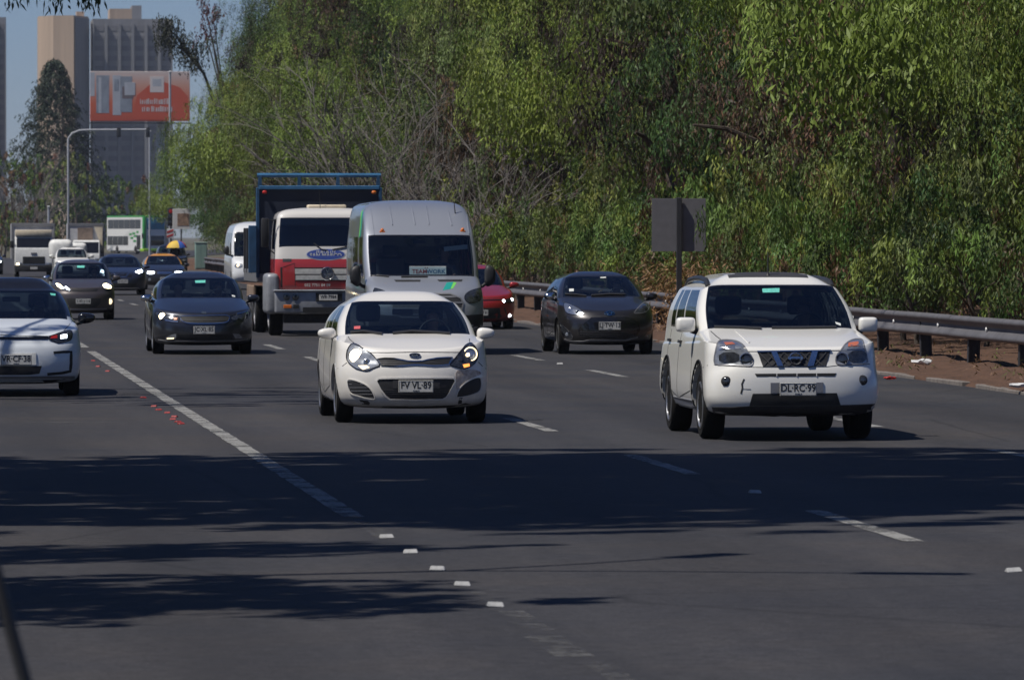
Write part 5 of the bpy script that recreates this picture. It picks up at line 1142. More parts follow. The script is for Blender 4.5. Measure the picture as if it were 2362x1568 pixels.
c_ = K([(1396,490)])[0]; ov = lambda rx, rz_: [(c_[0] + rx*math.cos(t*math.pi/14), c_[1] + rz_*math.sin(t*math.pi/14)) for t in range(28)]
b0 = tk.patch('badge', ov(.415,.125), 'badge_grey', .004, .02, maxlen=.2); tk.patch('badge_field', ov(.395,.108), 'badge_blue', .007, .02, b0, maxlen=.2)
q_ = tk.at(*c_)[0]; text_mesh('SAN MARCO', .118, 'badge_lettering', M['white_plain'], tr, q_ + Vector((0,-.012,-.022)), sx=.98, bold=.004); strokes('badge_lettering', q_.x-.20, q_.x+.22, q_.y-.012, q_.z+.058, .055, 11, M['white_plain'], tr, 5)
text_mesh('052 7751 84 09', .085, 'panel_lettering', M['plate_white'], tr, tk.at(*K([(1400,880)])[0])[0] + Vector((-.18,-.016,0)), sx=1.0, bold=.001)
tk.line('wiper', K([(1240,345),(1340,425),(1420,440)]), .02, 'black_plastic', .02); tk.line('wiper', K([(1480,430),(1640,400),(1760,345)]), .02, 'black_plastic', .02)
simple('bumper_silver', (.30,.31,.33), .5, .4, var=.25, scale=4)
bp = MB().box(-1.10, 1.10, -.16, .25, .47, .955, .05, 3).build('bumper', M['bumper_silver'], tr)
MB().box(-1.12, 1.12, -.20, .1, .925, .965, .012, 1).build('bumper_step', M['bumper_silver'], bp)
for sg in (-1, 1):
    MB().box(sg*1.0, sg*1.27, -.02, 1.35, .46, 1.30, .09, 3).build('fender', M['bumper_silver'], tr)
    for x in (893, 1005):
        a = K([(x, 1030)])[0]; o = MB().lathe([(.055,-.012),(.07,-.01),(.07,.03)], 'y', 18).build('headlamp', M['lamp_dark'], tr); o.location = (sg*abs(a[0]), -.165, a[1])
    a = K([(905,1150)])[0]; MB().box(sg*abs(a[0])-.085, sg*abs(a[0])+.085, -.172, -.15, a[1]-.035, a[1]+.035, .008, 1).build('turn_signal', M['lamp_amber'], tr); MB().box(sg*.66-.06, sg*.66+.06, -.17, -.15, a[1]-.04, a[1]+.04).build('lamp_recess', M['plate_ink'], tr, 0)
    MB().box(sg*1.36, sg*1.20, .22, .34, 1.85, 2.45, .03, 2).build('door_mirror', M['black_plastic'], tr); MB().tube([(sg*1.05,.3,2.4),(sg*1.28,.28,2.42),(sg*1.28,.28,1.86),(sg*1.06,.3,1.7)], .014, 6).build('mirror_bracket', M['black_plastic'], tr)
    add_wheel(tr, sg*1.02, 1.02, .50, .28, sg, 8, 'steel_grey')
    for y in (5.0, 6.3):
        for x in (.78, 1.10): add_wheel(tr, sg*x, y, .50, .26, sg, 8, 'steel_grey')
MB().box(-.52, .52, -.175, -.155, .50, .60).build('bumper_grille', M['plate_ink'], tr, 0); MB().box(-.25, .30, -.172, -.15, .72, .90, .006, 1).build('plate_carrier', M['plate_ink'], tr, 0)
pl = MB().box(-.19, .19, -.004, .004, -.065, .065, .003, 1).build('number_plate', M['plate_white'], tr, 0); pl.location = (.01, -.182, .805); text_mesh('WR·7984', .10, 'plate_lettering', M['plate_ink'], pl, (0,-.005,.008), sx=.85, depth=.0008, bold=.0015)
MB().box(-.9, .9, .0, .5, .27, .46, .02, 1).build('under_guard', M['dirty_black'], tr)
for sg in (-1, 1): MB().box(sg*.45-.05, sg*.45+.05, .6, 7.4, .78, 1.02, .01, 1).build('chassis_beam', M['dirty_black'], tr)
MB().box(-1.0, -.55, 2.2, 3.3, .6, 1.05, .06, 2).build('fuel_tank', M['dirty_black'], tr); MB().box(.5, 1.05, 2.2, 3.2, .6, 1.05, .04, 2).build('battery_box', M['dirty_black'], tr)
simple('mud_tan', (.22,.155,.11), .95, var=.4, scale=3); blue_p = simple('truck_blue', (.018,.07,.15), .55, var=.3, scale=3); simple('truck_blue_bright', (.03,.13,.27), .5, var=.2, scale=3); simple('truck_navy', (.010,.016,.035), .6, var=.2, scale=3)
Y0 = 2.55; zt = 3.36; W_ = 1.30
bed = MB().box(-W_, W_, Y0, 7.6, 1.12, 1.28, .01, 1).build('bed_floor', M['steel_grey'], tr)
hb = MB().box(-W_, W_, Y0, Y0+.06, 1.28, 3.12, .008, 1).build('headboard', M['truck_navy'], tr)
MB().box(-W_+.02, W_-.02, Y0-.05, Y0+.08, 3.06, 3.14, .01, 1).build('headboard_rail', M['truck_blue_bright'], tr)
MB().tube([(-W_-.01, Y0+.02, zt), (W_+.01, Y0+.02, zt)], .045, 8).build('top_rail', M['truck_blue_bright'], tr)
for x in (-W_+.045, -.42, .40, W_-.045): MB().prism([(x-.045,3.08),(x+.045,3.08),(x+.03,zt),(x-.03,zt)], Y0-.03, Y0+.06).build('rail_post', M['truck_blue'], tr, 0)
for sg in (-1, 1):
    MB().box(sg*W_-.035, sg*W_+.035, Y0-.04, Y0+.10, 1.2, 3.1, .01, 1).build('corner_post', M['truck_blue'], tr); MB().ball((sg*(W_-.14), Y0-.06, 3.0), .045, (1.2,.6,.9), 2).build('marker_lamp', M['lamp_red'] if sg < 0 else M['lamp_amber'], tr)
    for y in (4.3, 5.3, 6.3, 7.3): MB().box(sg*W_-.045, sg*W_+.045, y, y+.09, 1.28, 2.25, .01, 1).build('side_stake', M['dark_steel'], tr)
    MB().box(sg*W_-.03, sg*W_+.03, Y0+.1, 7.5, 1.10, 1.36, .01, 1).build('bed_side', M['truck_blue'] if sg > 0 else M['steel_grey'], tr)
    MB().box(sg*1.25-.05, sg*1.25+.02, 4.4, 6.9, .75, 1.02, .02, 1).build('mud_guard', M['mud_tan'], tr)
    MB().box(sg*1.28-.22, sg*1.28-.05, Y0-.12, Y0-.02, 1.3, 2.3, .01, 1).build('side_frame', M['truck_blue'], tr)
MB().box(-1.02, -.60, Y0-.14, Y0-.06, 1.32, 2.1, .02, 1).build('blue_locker', M['truck_blue'], tr)
MB().box(-.35, .45, .75, 1.3, 2.66, 2.73, .03, 2).build('roof_hatch', M['cream'], tr); MB().tube([(-.1,.7,2.66),(-.12,.72,3.05)], [.008,.004], 5).build('antenna', M['black_plastic'], tr)
driver(tk, 'driver in a blue shirt at the wheel of the red and white tipper truck', M['shirt_blue'], .05)

# ------------------------------------------------------------------ far traffic
# white box truck with a cream visor panel
def box_truck(label, pos, sc_w, cab, boxdim, visor, lit, load=False, rz=0.0):
    """cab: dict of heights; front plane at local y = 0"""
    t = thing('box_truck', label, 'truck', (pos[0], pos[1], 0), rz, 'vehicles in the traffic'); w = cab['w']
    pr = [(0,.55),(0,cab['sill']-.1),(.04,cab['sill']),(.34,cab['top']-.06),(.48,cab['top']),(1.45,cab['top']),(1.5,cab['top']-.05),(1.5,.55)]
    m = MB(); m.prism(pr, -w, w, 'yz'); bmesh.ops.bevel(m.bm, geom=m.bm.edges[:], offset=.03, segments=2, affect='EDGES'); body = m.build('cab', M['white_plain'], t)
    za, zb2 = cab['sill']+.03, cab['top']-.12; ya = .04 + .30*(za-cab['sill'])/(cab['top']-.06-cab['sill']); yb2 = .04 + .30*(zb2-cab['sill'])/(cab['top']-.06-cab['sill'])
    m = MB(); m.prism([(ya-.012,za),(ya+.01,za),(yb2+.01,zb2),(yb2-.012,zb2)], -w+.08, w-.08, 'yz'); m.build('windscreen', M['black_gloss'], t, 0)
    for sg in (-1, 1):
        m = MB(); m.prism([(.30,cab['sill']+.05),(.55,cab['top']-.14),(1.15,cab['top']-.14),(1.15,cab['sill']+.05)], sg*w, sg*(w+.012), 'yz'); m.build('side_window', M['black_gloss'], t, 0)
        MB().box(sg*(w+.06), sg*(w+.24), .05, .15, cab['sill']+.0, cab['sill']+.36, .03, 2).build('door_mirror', M['black_plastic'], t)
        h = MB().box(sg*w*.62, sg*w*.94, -.03, .02, cab['lamp']-.09, cab['lamp']+.09, .02, 2).build('headlamp', M['lamp_silver'], t)
        if lit and sg < 0: o = MB().lathe([(.05,-.01),(.075,.0),(.075,.03)], 'y', 14).build('lamp_bulb', M['lamp_lit'], h); o.location = (sg*w*.85, -.035, cab['lamp'])
        for y in (.85, 3.6): add_wheel(t, sg*(w-.12), y, .36, .2, sg, 6, 'steel_grey')
    MB().box(-w, w, -.08, .2, .28, .62, .04, 2).build('bumper', M['black_plastic'], t); MB().box(-w*.6, w*.6, -.015, .03, .66, cab['sill']-.42, .02, 1).build('grille', M['black_plastic'], t)
    MB().box(-w*.16, w*.16, -.02, .03, cab['sill']-.32, cab['sill']-.22, .015, 1).build('emblem', M['steel_grey'], t)
    pl = MB().box(-.18, .18, -.10, -.085, .40, .52).build('number_plate', M['plate_white'], t, 0)
    if visor: MB().box(-w*.98, w*.98, .22, .5, cab['top'], cab['top']+visor, .03, 2).build('visor_panel', M['cream'], t)
    bw, z0, z1, L = boxdim; bx_ = MB().box(-bw, bw, 1.55, 1.55+L, z0, z1, .02, 2).build('cargo_box', M['galv_panel'], t)
    MB().box(-bw-.02, bw+.02, 1.52, 1.62, z1-.14, z1+.02, .01, 1).build('box_frame', M['steel_grey'], t)
    for sg in (-1, 1): MB().box(sg*(bw-.05), sg*(bw+.02), 1.52, 1.62, z0, z1-.14, .01, 1).build('box_frame', M['steel_grey'], t)
    if load:
        MB().box(-.50, .42, 1.50, 1.54, z0+.5, z1-.25, .01, 1).build('box_poster', M['kraft'], t); MB().prism([(.5,z1-.2),(bw-.08,z1-.2),(bw-.08,z0+.45)], 1.49, 1.54).build('box_poster', M['cream'], t, 0)
    MB().box(-.4, .4, 1.4, 1.5+L, .55, .8).build('chassis', M['dirty_black'], t, 0)
    return t
simple('galv_panel', (.33,.33,.345), .6, var=.2, scale=2); simple('kraft', (.20,.15,.12), .8, var=.4, scale=3)
p_ = AT(78, 639, 311); box_truck('white box truck with a cream panel above the cab windscreen', (p_[0], 311), 1, dict(w=.93, sill=1.46, top=2.06, lamp=.64), (1.07,.9,2.68,4.2), .30, True)
p_ = AT(200, 622, 375); box_truck('white light truck with a tall grey box and a brown poster on it', (p_[0], 375), 1, dict(w=.80, sill=1.0, top=1.80, lamp=.62), (1.08,.8,2.80,4.0), 0, False, True)
# white pickup with a covered load
K = conv(1475, 1462, 435); p_ = AT(167, 646, 290)
P = outline(4.9, .84, 1.55, .25, (.50,.68), (.10,.86,.92), (1.05,1.06,1.03), 1.06, (1.65,1.44), .64, (2.95,1.06), True, .5, 3.0, .76, 3.8, .28, 2.6); P.update(side=SIDE, windows=[(.02,.376)], wheels=[(.9,.34),(3.9,.34)])
pk = Car('pickup', 'white pickup with a mounded white cover over its load', (p_[0], 290), P, white_b, cat='pickup'); pk.wheels(spokes=6); pk.cabin()
for s_ in (-1, 1): headlamp(pk, [(s_*.55,.84),(s_*.78,.86),(s_*.80,.70),(s_*.56,.70)][::s_], 'lamp_silver'); pk.mirror(s_*.95, 1.4, 1.12, .2, .16, .15, white_b, foot=s_*.76)
pk.patch('grille', [(-.5,.84),(.5,.84),(.46,.70),(-.46,.70)], 'black_plastic', .004, .03)
m = MB(); m.box(-1.0, .12, 3.0, 4.8, .95, 1.90, .26, 4); m.box(-.1, .78, 3.1, 4.8, .95, 1.74, .2, 4); m.build('load_cover', M['white_plain'], pk.root)
# dark car at the frame edge
K = conv(0, 0, 1); p_ = AT(-30, 600, 333)
P = outline(4.4, .88, 1.45, .17, (.40,.58), (.12,.74,.82), (1.1,.98,.94), 1.0, (1.9,1.34), .62, (3.9,1.02), True, .62, 2.6, .77, 3.4, .36, 3.3); P.update(side=SIDE, windows=WIN3, wheels=[(.86,.31),(3.45,.31)])
dk = Car('hatchback', 'dark hatchback with bluish headlamps beside the white box truck', (p_[0], 333), P, navy); dk.wheels(); dk.cabin()
for s_ in (-1, 1): h = headlamp(dk, [(s_*.5,.72),(s_*.8,.76),(s_*.82,.64),(s_*.52,.62)][::s_], 'lamp_silver'); dk.disc('lamp_bulb', s_*.72, .69, .05, 'lamp_lit_cold', .014, h); dk.mirror(s_*.95, 1.4, .99, .2, .13, .15, navy, foot=s_*.76)
# double-deck bus
simple('bus_white', (.66,.66,.64), .45, var=.08); simple('bus_green', (.03,.26,.05), .45, var=.15); simple('bus_teal', (.02,.20,.32), .4, var=.35, scale=2); simple('bus_lime', (.30,.55,.03), .5)
p_ = AT(356, 560, 690); t = thing('double_deck_bus', 'green and white double-deck bus turning in the distance', 'bus', (p_[0], 690, 0), R(18), 'vehicles in the traffic')
W2, Lb, Hb = 1.27, 12.0, 4.28
m = MB(); m.prism([(0,.35),(-.03,1.2),(.0,2.4),(.12,3.9),(.3,4.2),(11.9,4.2),(12,4.0),(12,.35)], -W2, W2, 'yz'); bmesh.ops.bevel(m.bm, geom=m.bm.edges[:], offset=.06, segments=2, affect='EDGES'); m.build('body', M['bus_white'], t)
MB().box(-W2-.01, W2+.01, .1, Lb, 4.05, Hb, .08, 2).build('roof', M['bus_green'], t)
MB().box(-W2-.012, -W2+.34, -.045, .42, .4, 4.12, .05, 2).build('corner_stripe', M['bus_green'], t); MB().box(-W2-.03, W2+.01, -.08, 1.2, .32, .62, .05, 2).build('front_skirt', M['bus_lime'], t)
MB().box(-W2+.42, W2-.06, -.02, .10, 2.75, 3.95, .04, 2).build('upper_windscreen', M['bus_teal'], t); MB().box(-W2+.5, W2-.1, -.06, .08, .95, 2.05, .05, 2).build('windscreen', M['black_gloss'], t)
for sd in (-1, 1):
    x = sd*(W2+.012)
    for k in range(6): MB().box(x-.01, x+.01, .95+k*1.78, .95+k*1.78+1.70, 2.85, 3.85, .008, 1).build('upper_window', M['black_gloss'], t)
    for k in range(4): MB().box(x-.01, x+.01, 5.0+k*1.7, 5.0+k*1.7+1.6, 1.0, 2.0, .008, 1).build('lower_window', M['black_gloss'], t)
    MB().box(x-.012, x+.012, 1.0, 2.2, .5, 2.1, .01, 1).build('door', M['black_gloss'], t)
    for y in (2.6, 8.6): add_wheel(t, sd*(W2-.12), y, .48, .28, sd, 8, 'steel_grey')
    MB().box(sd*(W2+.10), sd*(W2+.28), -.3, -.18, 1.7, 2.3, .03, 2).build('door_mirror', M['black_plastic'], t)
m = MB()
for k, (y, z, l) in enumerate(((1.6,2.35,.7),(2.1,1.9,1.0),(2.7,2.2,.9),(3.3,1.7,.9),(3.8,2.1,.8),(2.4,1.35,.9))): m.box(-W2-.022, -W2-.008, y, y+l, z, z+.22, .005, 1, None)
m.build('side_emblem', M['bus_green'], t, 0)
# a person holding a bright umbrella between the cars
simple('cloth_dark', (.018,.018,.024), .9); simple('umb_yellow', (.62,.42,.06), .7, var=.05); simple('umb_blue', (.03,.10,.42), .7, var=.05); simple('umb_red', (.50,.03,.035), .7, var=.05)
def standing(label, loc, rz=0.0):
    me = bpy.data.meshes.new('standing'); V = [(0,0,.95),(0,0,1.15),(0,0,1.38),(0,0,1.48),(0,-.02,1.57),(0,-.02,1.68),(-.18,0,1.40),(-.24,0,1.15),(-.20,-.18,1.0),(-.19,-.24,.98),(.18,0,1.40),(.26,-.06,1.18),(.16,-.26,1.22),(.10,-.30,1.27),(-.10,0,.90),(-.11,-.03,.50),(-.11,0,.09),(-.11,-.14,.05),(.10,0,.90),(.11,-.02,.50),(.12,.04,.09),(.12,-.10,.05)]
    E = [(0,1),(1,2),(2,3),(3,4),(4,5),(2,6),(6,7),(7,8),(8,9),(2,10),(10,11),(11,12),(12,13),(0,14),(14,15),(15,16),(16,17),(0,18),(18,19),(19,20),(20,21)]
    rad = [.15,.13,.17,.07,.09,.085,.075,.05,.04,.042,.075,.05,.04,.042,.10,.07,.05,.045,.10,.07,.05,.045]
    me.from_pydata(V, E, []); o = bpy.data.objects.new('p', me); C.objects.link(o); md = o.modifiers.new('s', 'SKIN')
    for k, sv in enumerate(me.skin_vertices[0].data): sv.radius = (rad[k], rad[k]*(.72 if k < 3 else 1)); sv.use_root = k == 0
    o.modifiers.new('d', 'SUBSURF').levels = 1; bpy.context.view_layer.update()
    out = bpy.data.meshes.new_from_object(o.evaluated_get(bpy.context.evaluated_depsgraph_get())); bpy.data.objects.remove(o); smooth(out, 180)
    out.materials.clear(); out.materials.append(M['cloth_dark']); out.materials.append(M['skin'])
    for q in out.polygons: q.material_index = 1 if q.center.z > 1.52 else 0
    r = link('person', out); r.location = loc; r.rotation_euler.z = rz; tag(r, label, 'person'); MB().ball((0,.01,1.71), .1, (1,1,.8), 2).build('hair', M['hair_dark'], r); return r
p_ = AT(404, 600, 285); standing('person in dark clothes standing in the road under a coloured umbrella', (p_[0], 285, 0))
u_ = thing('umbrella', 'small umbrella with yellow blue and red panels held above the taxi roof', 'umbrella', (p_[0]+.06, 284.7, 0))
MB().tube([(.04,0,1.15),(0,0,1.86)], .01, 6).build('shaft', M['dark_steel'], u_)
for k in range(8):
    m = MB(); a0, a1 = 2*math.pi*k/8 + .2, 2*math.pi*(k+1)/8 + .2; rr = .48; prev = None
    for j in range(6):
        f = j/5; r_ = rr*math.sin(f*1.35)/math.sin(1.35); z = 1.86 - .34*(1-math.cos(f*1.35))/(1-math.cos(1.35)); row = [m.bm.verts.new((r_*math.cos(a0+(a1-a0)*q/3)+.0, r_*math.sin(a0+(a1-a0)*q/3), z)) for q in range(4)]
        if prev:
            for q in range(3): m.bm.faces.new((prev[q], prev[q+1], row[q+1], row[q]))
        prev = row
    m.build('panel', M[('umb_red','umb_yellow','umb_yellow','umb_red','umb_yellow','umb_yellow','umb_blue','umb_red')[k]], u_)

# ------------------------------------------------------------------ roadside things far off
p_ = AT(452, 590, 355); t = thing('utility_cabinet', 'pale green utility cabinet standing on the verge', 'cabinet', (p_[0]+.3, 355, .15)); simple('cabinet_green', (.20,.32,.28), .6)
MB().box(-.34, .34, 0, .5, 0, 1.5, .03, 2).build('housing', M['cabinet_green'], t); MB().box(-.30, -.01, -.012, .0, .08, 1.4, .006, 1).build('door', M['cabinet_green'], t); MB().box(.01, .30, -.012, .0, .08, 1.4, .006, 1).build('door', M['cabinet_green'], t); MB().box(-.37, .37, -.03, .53, 1.5, 1.55, .02, 1).build('lid', M['cabinet_green'], t)
p_ = AT(418, 505, 400); t = thing('poster_board', 'white and brown poster board on a post among the far trees', 'sign', (p_[0], 400, 0)); simple('poster_brown', (.30,.20,.14), .7, var=.5, scale=4)
MB().box(-.55, .55, 0, .04, 2.5, 3.8, .01, 1).build('panel', M['white_plain'], t); MB().box(-.25, .5, -.012, .0, 2.7, 3.5, .005, 1).build('poster', M['poster_brown'], t); MB().tube([(0,.06,-.1),(0,.06,3.7)], .05, 8).build('post', M['dark_steel'], t)
p_ = AT(394, 520, 405); t = thing('traffic_signal', 'dark traffic signal head on a pole beside the poster board', 'traffic light', (p_[0], 405, 0))
MB().tube([(0,.1,-.1),(0,.1,3.9)], .06, 8).build('pole', M['dark_steel'], t); MB().box(-.2, .2, -.12, .1, 2.7, 3.9, .03, 2).build('signal_head', M['black_plastic'], t)
for z, c in ((3.65,'lamp_red'), (3.3,'lamp_dark'), (2.95,'lamp_dark')): o = MB().lathe([(.0,-.02),(.12,-.01),(.13,.02)], 'y', 14).build('lens', M[c], t); o.location = (0, -.125, z)
MB().box(-.26, .18, -.1, -.06, 1.9, 2.5, .01, 1).build('warning_plate', M['white_plain'], t); 
for k in range(2): MB().prism([(-.26,1.95+k*.28),(.18,2.1+k*.28),(.18,2.22+k*.28),(-.26,2.07+k*.28)], -.112, -.1).build('warning_stripe', M['lamp_red'], t, 0)
p_ = AT(436, 600, 345); P = outline(4.3, .86, 1.6, .18, (.42,.62), (.1,.8,.88), (1.0,1.02,.98), 1.05, (1.6,1.5), .66, (4.0,1.05), True, .55, 2.8, .79, 3.6, .32, 3.7); P.update(side=SIDE, windows=WIN3, wheels=[(.85,.31),(3.4,.31)])
pd = Car('parked_car', 'black car half hidden behind the taxi near the utility cabinet', (p_[0]-.9, 345), P, blackp); pd.wheels(); pd.cabin()
for s_ in (-1, 1): headlamp(pd, [(s_*.5,.78),(s_*.78,.82),(s_*.80,.68),(s_*.52,.66)][::s_], 'lamp_silver'); pd.mirror(s_*.93, 1.3, 1.03, .2, .13, .15, blackp, foot=s_*.76)

# masts, billboard, towers
def lamp_mast(label, x, ytop, ybase, v, arm=0.0, head=True, name='street_lamp', r=.11, sig=()):
    a = AT(x, ytop, v); H_ = a[2]; t = thing(name, label, 'street lamp' if name == 'street_lamp' else 'mast', (a[0], v, 0))
    MB().tube([(0,0,-.2),(0,0,H_*.5),(0,0,H_-.9),(arm*.05,0,H_-.35),(arm*.14,0,H_-.05),(arm*.25,0,H_),(arm,0,H_+.05)] if arm else [(0,0,-.2),(0,0,H_)], r, 8).build('pole', M['pale_steel'], t)
    if head: MB().box(arm-.12, arm+.12, -.9, .05, H_-.02, H_+.14, .05, 2).build('lamp_head', M['white_plain'], t)
    for q in sig: MB().box(q-.2, q+.2, -.12, .15, H_-.75, H_+.25, .03, 2).build('signal_head', M['black_plastic'], t)
    return t
simple('pale_steel', (.42,.43,.45), .5, .2)
lamp_mast('tall pale mast with a long curved arm carrying signal heads', 157, 300, 510, 640, 8.4, False, 'signal_mast', .10, (5.2, 8.2))
lamp_mast('pale lamp post standing at the end of the long signal arm', 345, 305, 480, 655, 0, True)
lamp_mast('slim lamp post rising in front of the orange billboard', 392, 168, 480, 560, 0, True)
lamp_mast('short pale lamp post beside the tall conifer', 112, 478, 520, 600, 0, True)
# billboard
vB = 820.0; c0 = AT(208, 165, vB); c1 = AT(438, 280, vB); bw, bh = c1[0]-c0[0], c0[2]-c1[2]; t = thing('billboard', 'big orange billboard with grey packs on a thick column before the towers', 'billboard', (c0[0], vB, 0))
m, nt, b = new_mat('billboard_print'); co = obco(nt); sep = nd(nt, 'ShaderNodeSeparateXYZ'); nt.links.new(co, sep.inputs[0])
mr = nd(nt, 'ShaderNodeMapRange'); nt.links.new(sep.outputs[2], mr.inputs[0]); mr.inputs[1].default_value = c1[2]; mr.inputs[2].default_value = c0[2]
nt.links.new(ramp(nt, mr.outputs[0], [(.0, (.50,.075,.03)), (.35, (.60,.12,.05)), (.72, (.64,.33,.24)), (1.0, (.66,.56,.52))]), b.inputs['Base Color']); b.inputs['Roughness'].default_value = .6
pn = MB().box(0, bw, 0, .5, c1[2], c0[2], .03, 1).build('panel', M['billboard_print'], t, 0)
simple('print_grey', (.26,.29,.34), .6, var=.25, scale=.8); simple('print_pale', (.44,.46,.50), .6, var=.12, scale=.8); simple('print_red', (.56,.085,.035), .6, var=.05); simple('print_white', (.66,.60,.58), .6, var=.05); simple('print_shadow', (.16,.13,.14), .6)
bx = lambda x0, x1, y0, y1, dp, mat, nm='printed_pack': MB().box(bw*x0, bw*x1, -dp, .0, c0[2]-bh*y1, c0[2]-bh*y0, .01, 1).build(nm, M[mat], t, 0)
bx(.0,.045,.02,.5,.010,'print_pale'); bx(.06,.19,.08,.84,.012,'print_grey'); bx(.085,.115,.12,.84,.024,'print_pale'); bx(.225,.31,.08,.88,.012,'print_pale'); bx(.30,.42,.10,.82,.018,'print_grey'); bx(.32,.43,.30,.55,.024,'print_shadow'); bx(.345,.45,.22,.48,.036,'print_pale'); bx(.24,.285,.15,.38,.03,'print_grey')
MB().prism([(bw*.43,c0[2]-bh*.85),(bw*.47,c0[2]-bh*.48),(bw*.60,c0[2]-bh*.26),(bw*.75,c0[2]-bh*.22),(bw*.90,c0[2]-bh*.32),(bw*.98,c0[2]-bh*.5),(bw*.98,c0[2]-bh*.97),(bw*.43,c0[2]-bh*.97)], -.012, 0).build('printed_field', M['print_red'], t, 0)
bx(.60,.74,.10,.42,.024,'print_white','printed_logo'); bx(.625,.715,.15,.30,.03,'print_pale','printed_logo')
strokes('printed_lettering', bw*.50, bw*.80, -.03, c0[2]-bh*.60, .75, 16, M['print_white'], t, 3, .05); strokes('printed_lettering', bw*.52, bw*.82, -.03, c0[2]-bh*.75, .75, 14, M['print_white'], t, 4, .05)
a = AT(370, 400, vB+1); MB().tube([(a[0]-c0[0],1.2,-.5),(a[0]-c0[0],1.2,c1[2]+1)], .55, 14).build('column', M['pale_steel'], t)
for z in (.05, .55): MB().box(0, bw, .5, 1.3, c1[2]+bh*z, c1[2]+bh*z+.3).build('truss', M['dark_steel'], t, 0)
MB().box(-.1, bw+.1, -1.1, .0, c1[2]-.35, c1[2]-.2).build('catwalk', M['dark_steel'], t, 0)
# towers
def tower_mat(name, col):
    m, nt, b = new_mat(name); co = obco(nt); mp = nd(nt, 'ShaderNodeMapping'); mp.inputs['Scale'].default_value = (.6,.6,.03); nt.links.new(co, mp.inputs[0])
    nt.links.new(ramp(nt, noise(nt, 1.0, 4, .6, mp.outputs[0]), [(.3, tuple(v*.82 for v in col)), (.7, tuple(v*1.1 for v in col))]), b.inputs['Base Color']); b.inputs['Roughness'].default_value = .85; return m
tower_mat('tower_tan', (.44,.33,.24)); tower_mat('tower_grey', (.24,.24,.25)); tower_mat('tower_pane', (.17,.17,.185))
def tower(label, x0, x1, ytop, v, depth, extra=(), mat='tower_grey', rz=0.0, floors=20, cols=6):
    a, b_ = AT(x0, ytop, v), AT(x1, ytop, v); H_ = a[2]; w = b_[0]-a[0]; t = thing('tower_block', label, 'building', (a[0], v, 0), rz)
    MB().box(0, w, 0, depth, -1, H_).build('shaft', M[mat], t, 0)
    for (f0, f1, dh, mt) in extra: MB().box(w*f0, w*f1, depth*.2, depth*.8, H_, H_+dh).build('roof_house', M[mt], t, 0)
    for c in range(cols+1): MB().box(w*c/cols-.35 if c else .0, w*c/cols+.35 if c < cols else w, -.9, .0, -1, H_-1.2).build('fin', M[mat], t, 0)
    n = 0
    for f in range(floors):
        z0 = H_*.18 + (H_*.80)*f/floors; dz = H_*.80/floors
        for c in range(cols):
            o = link('window_band', _unit(), None, t); o.location = (w*(c+.5)/cols, -.02, z0+dz*.5); o.scale = (w/cols-1.0, .10, dz*.5)
    return t
_um = []
def _unit():
    if not _um:
        o = MB().box(-.5, .5, -.5, .5, -.5, .5).build('u', M['tower_pane'], smooth=0); _um.append(o.data); bpy.data.objects.remove(o)
    return _um[0]
vT = 1500.0
tower('slab tower with a shaded ribbed face behind the orange billboard', 214, 398, 44, vT, 22, ((.22,.50,2.6,'tower_tan'), (.50,.62,3.4,'tower_grey')), 'tower_grey', 0, 18, 6)
a, b_ = AT(90, 36, vT-6), AT(208, 36, vT-6); t = thing('tower_block', 'tan corner tower, its shaded side painted grey, standing left of the ribbed slab tower', 'building', (a[0], vT-6, 0)); w = b_[0]-a[0]; H_ = a[2]
# the left face of this block turns towards the sun; the narrow right face has its shade painted on in grey
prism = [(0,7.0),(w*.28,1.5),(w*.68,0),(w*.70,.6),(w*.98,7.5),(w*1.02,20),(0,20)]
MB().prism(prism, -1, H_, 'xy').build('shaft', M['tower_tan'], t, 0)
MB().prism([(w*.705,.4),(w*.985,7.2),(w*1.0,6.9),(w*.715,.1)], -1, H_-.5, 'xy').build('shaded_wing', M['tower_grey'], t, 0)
MB().box(w*.75, w*.9, 8, 14, H_, H_+1.2).build('roof_house', M['tower_tan'], t, 0)
tower('dark shaded tower at the far left of the skyline', -70, 14, 40, vT+40, 20, (), 'tower_grey', 0, 18, 4)

# ------------------------------------------------------------------ far trees
GREENS_OLD = GREENS.copy()
def conifer_mesh(seed, H_, Rb):
    rs = np.random.RandomState(seed); S, O, Ls, T = [], [], [], []
    for i in range(900):
        h = rs.uniform(.02, 1)**.9; z = H_*h; r = Rb*(1-h)**.8*rs.uniform(.55, 1.1) + .15; a = rs.uniform(0, 6.28)
        for k in range(5):
            f = rs.uniform(.35, 1); S.append(np.array([math.cos(a)*r*f, math.sin(a)*r*f, z + .12*r*f + rs.normal(0,.1)])); O.append(np.array([math.cos(a)*1.2, math.sin(a)*1.2, .4]) + rs.normal(0,.2,3)); Ls.append(rs.uniform(.5, 1.1)); T.append(np.array((.032,.048,.028))*rs.uniform(.6,1.4))
    V, F, col = leaf_cloud(rs, S, O, Ls, T, 9, (.25,.5), (.035,.07), .55, .8); me = np_mesh('crown', V, F, col); me.materials.append(M['leaves']); return me
def far_plant(name, label, x, yt, v, crown, trunk, h0, r_scale=1.0, group=None, rz=0.0):
    a = AT(x, yt, v); s = a[2]/h0
    return plant(name, label, 'tree', (a[0], v, 0), crown, trunk, rz, (s*r_scale, s*r_scale, s), group)
cf = conifer_mesh(41, 20, 8.2); far_plant('conifer', 'tall dark conifer with a pointed top before the tan tower', 126, 138, 745, cf, trunk_mesh(42, 22, .35, 1.5, 3), 20)
cr_far = [crown_mesh(400+i, 10, 4.4, .6, 46, 30, 9, dead=d_, ll=(.25,.5), lw=(.06,.12), Lb=(.6,1.6), lobe=(.9,1.9)) for i, d_ in enumerate((.03, .12, .55))]
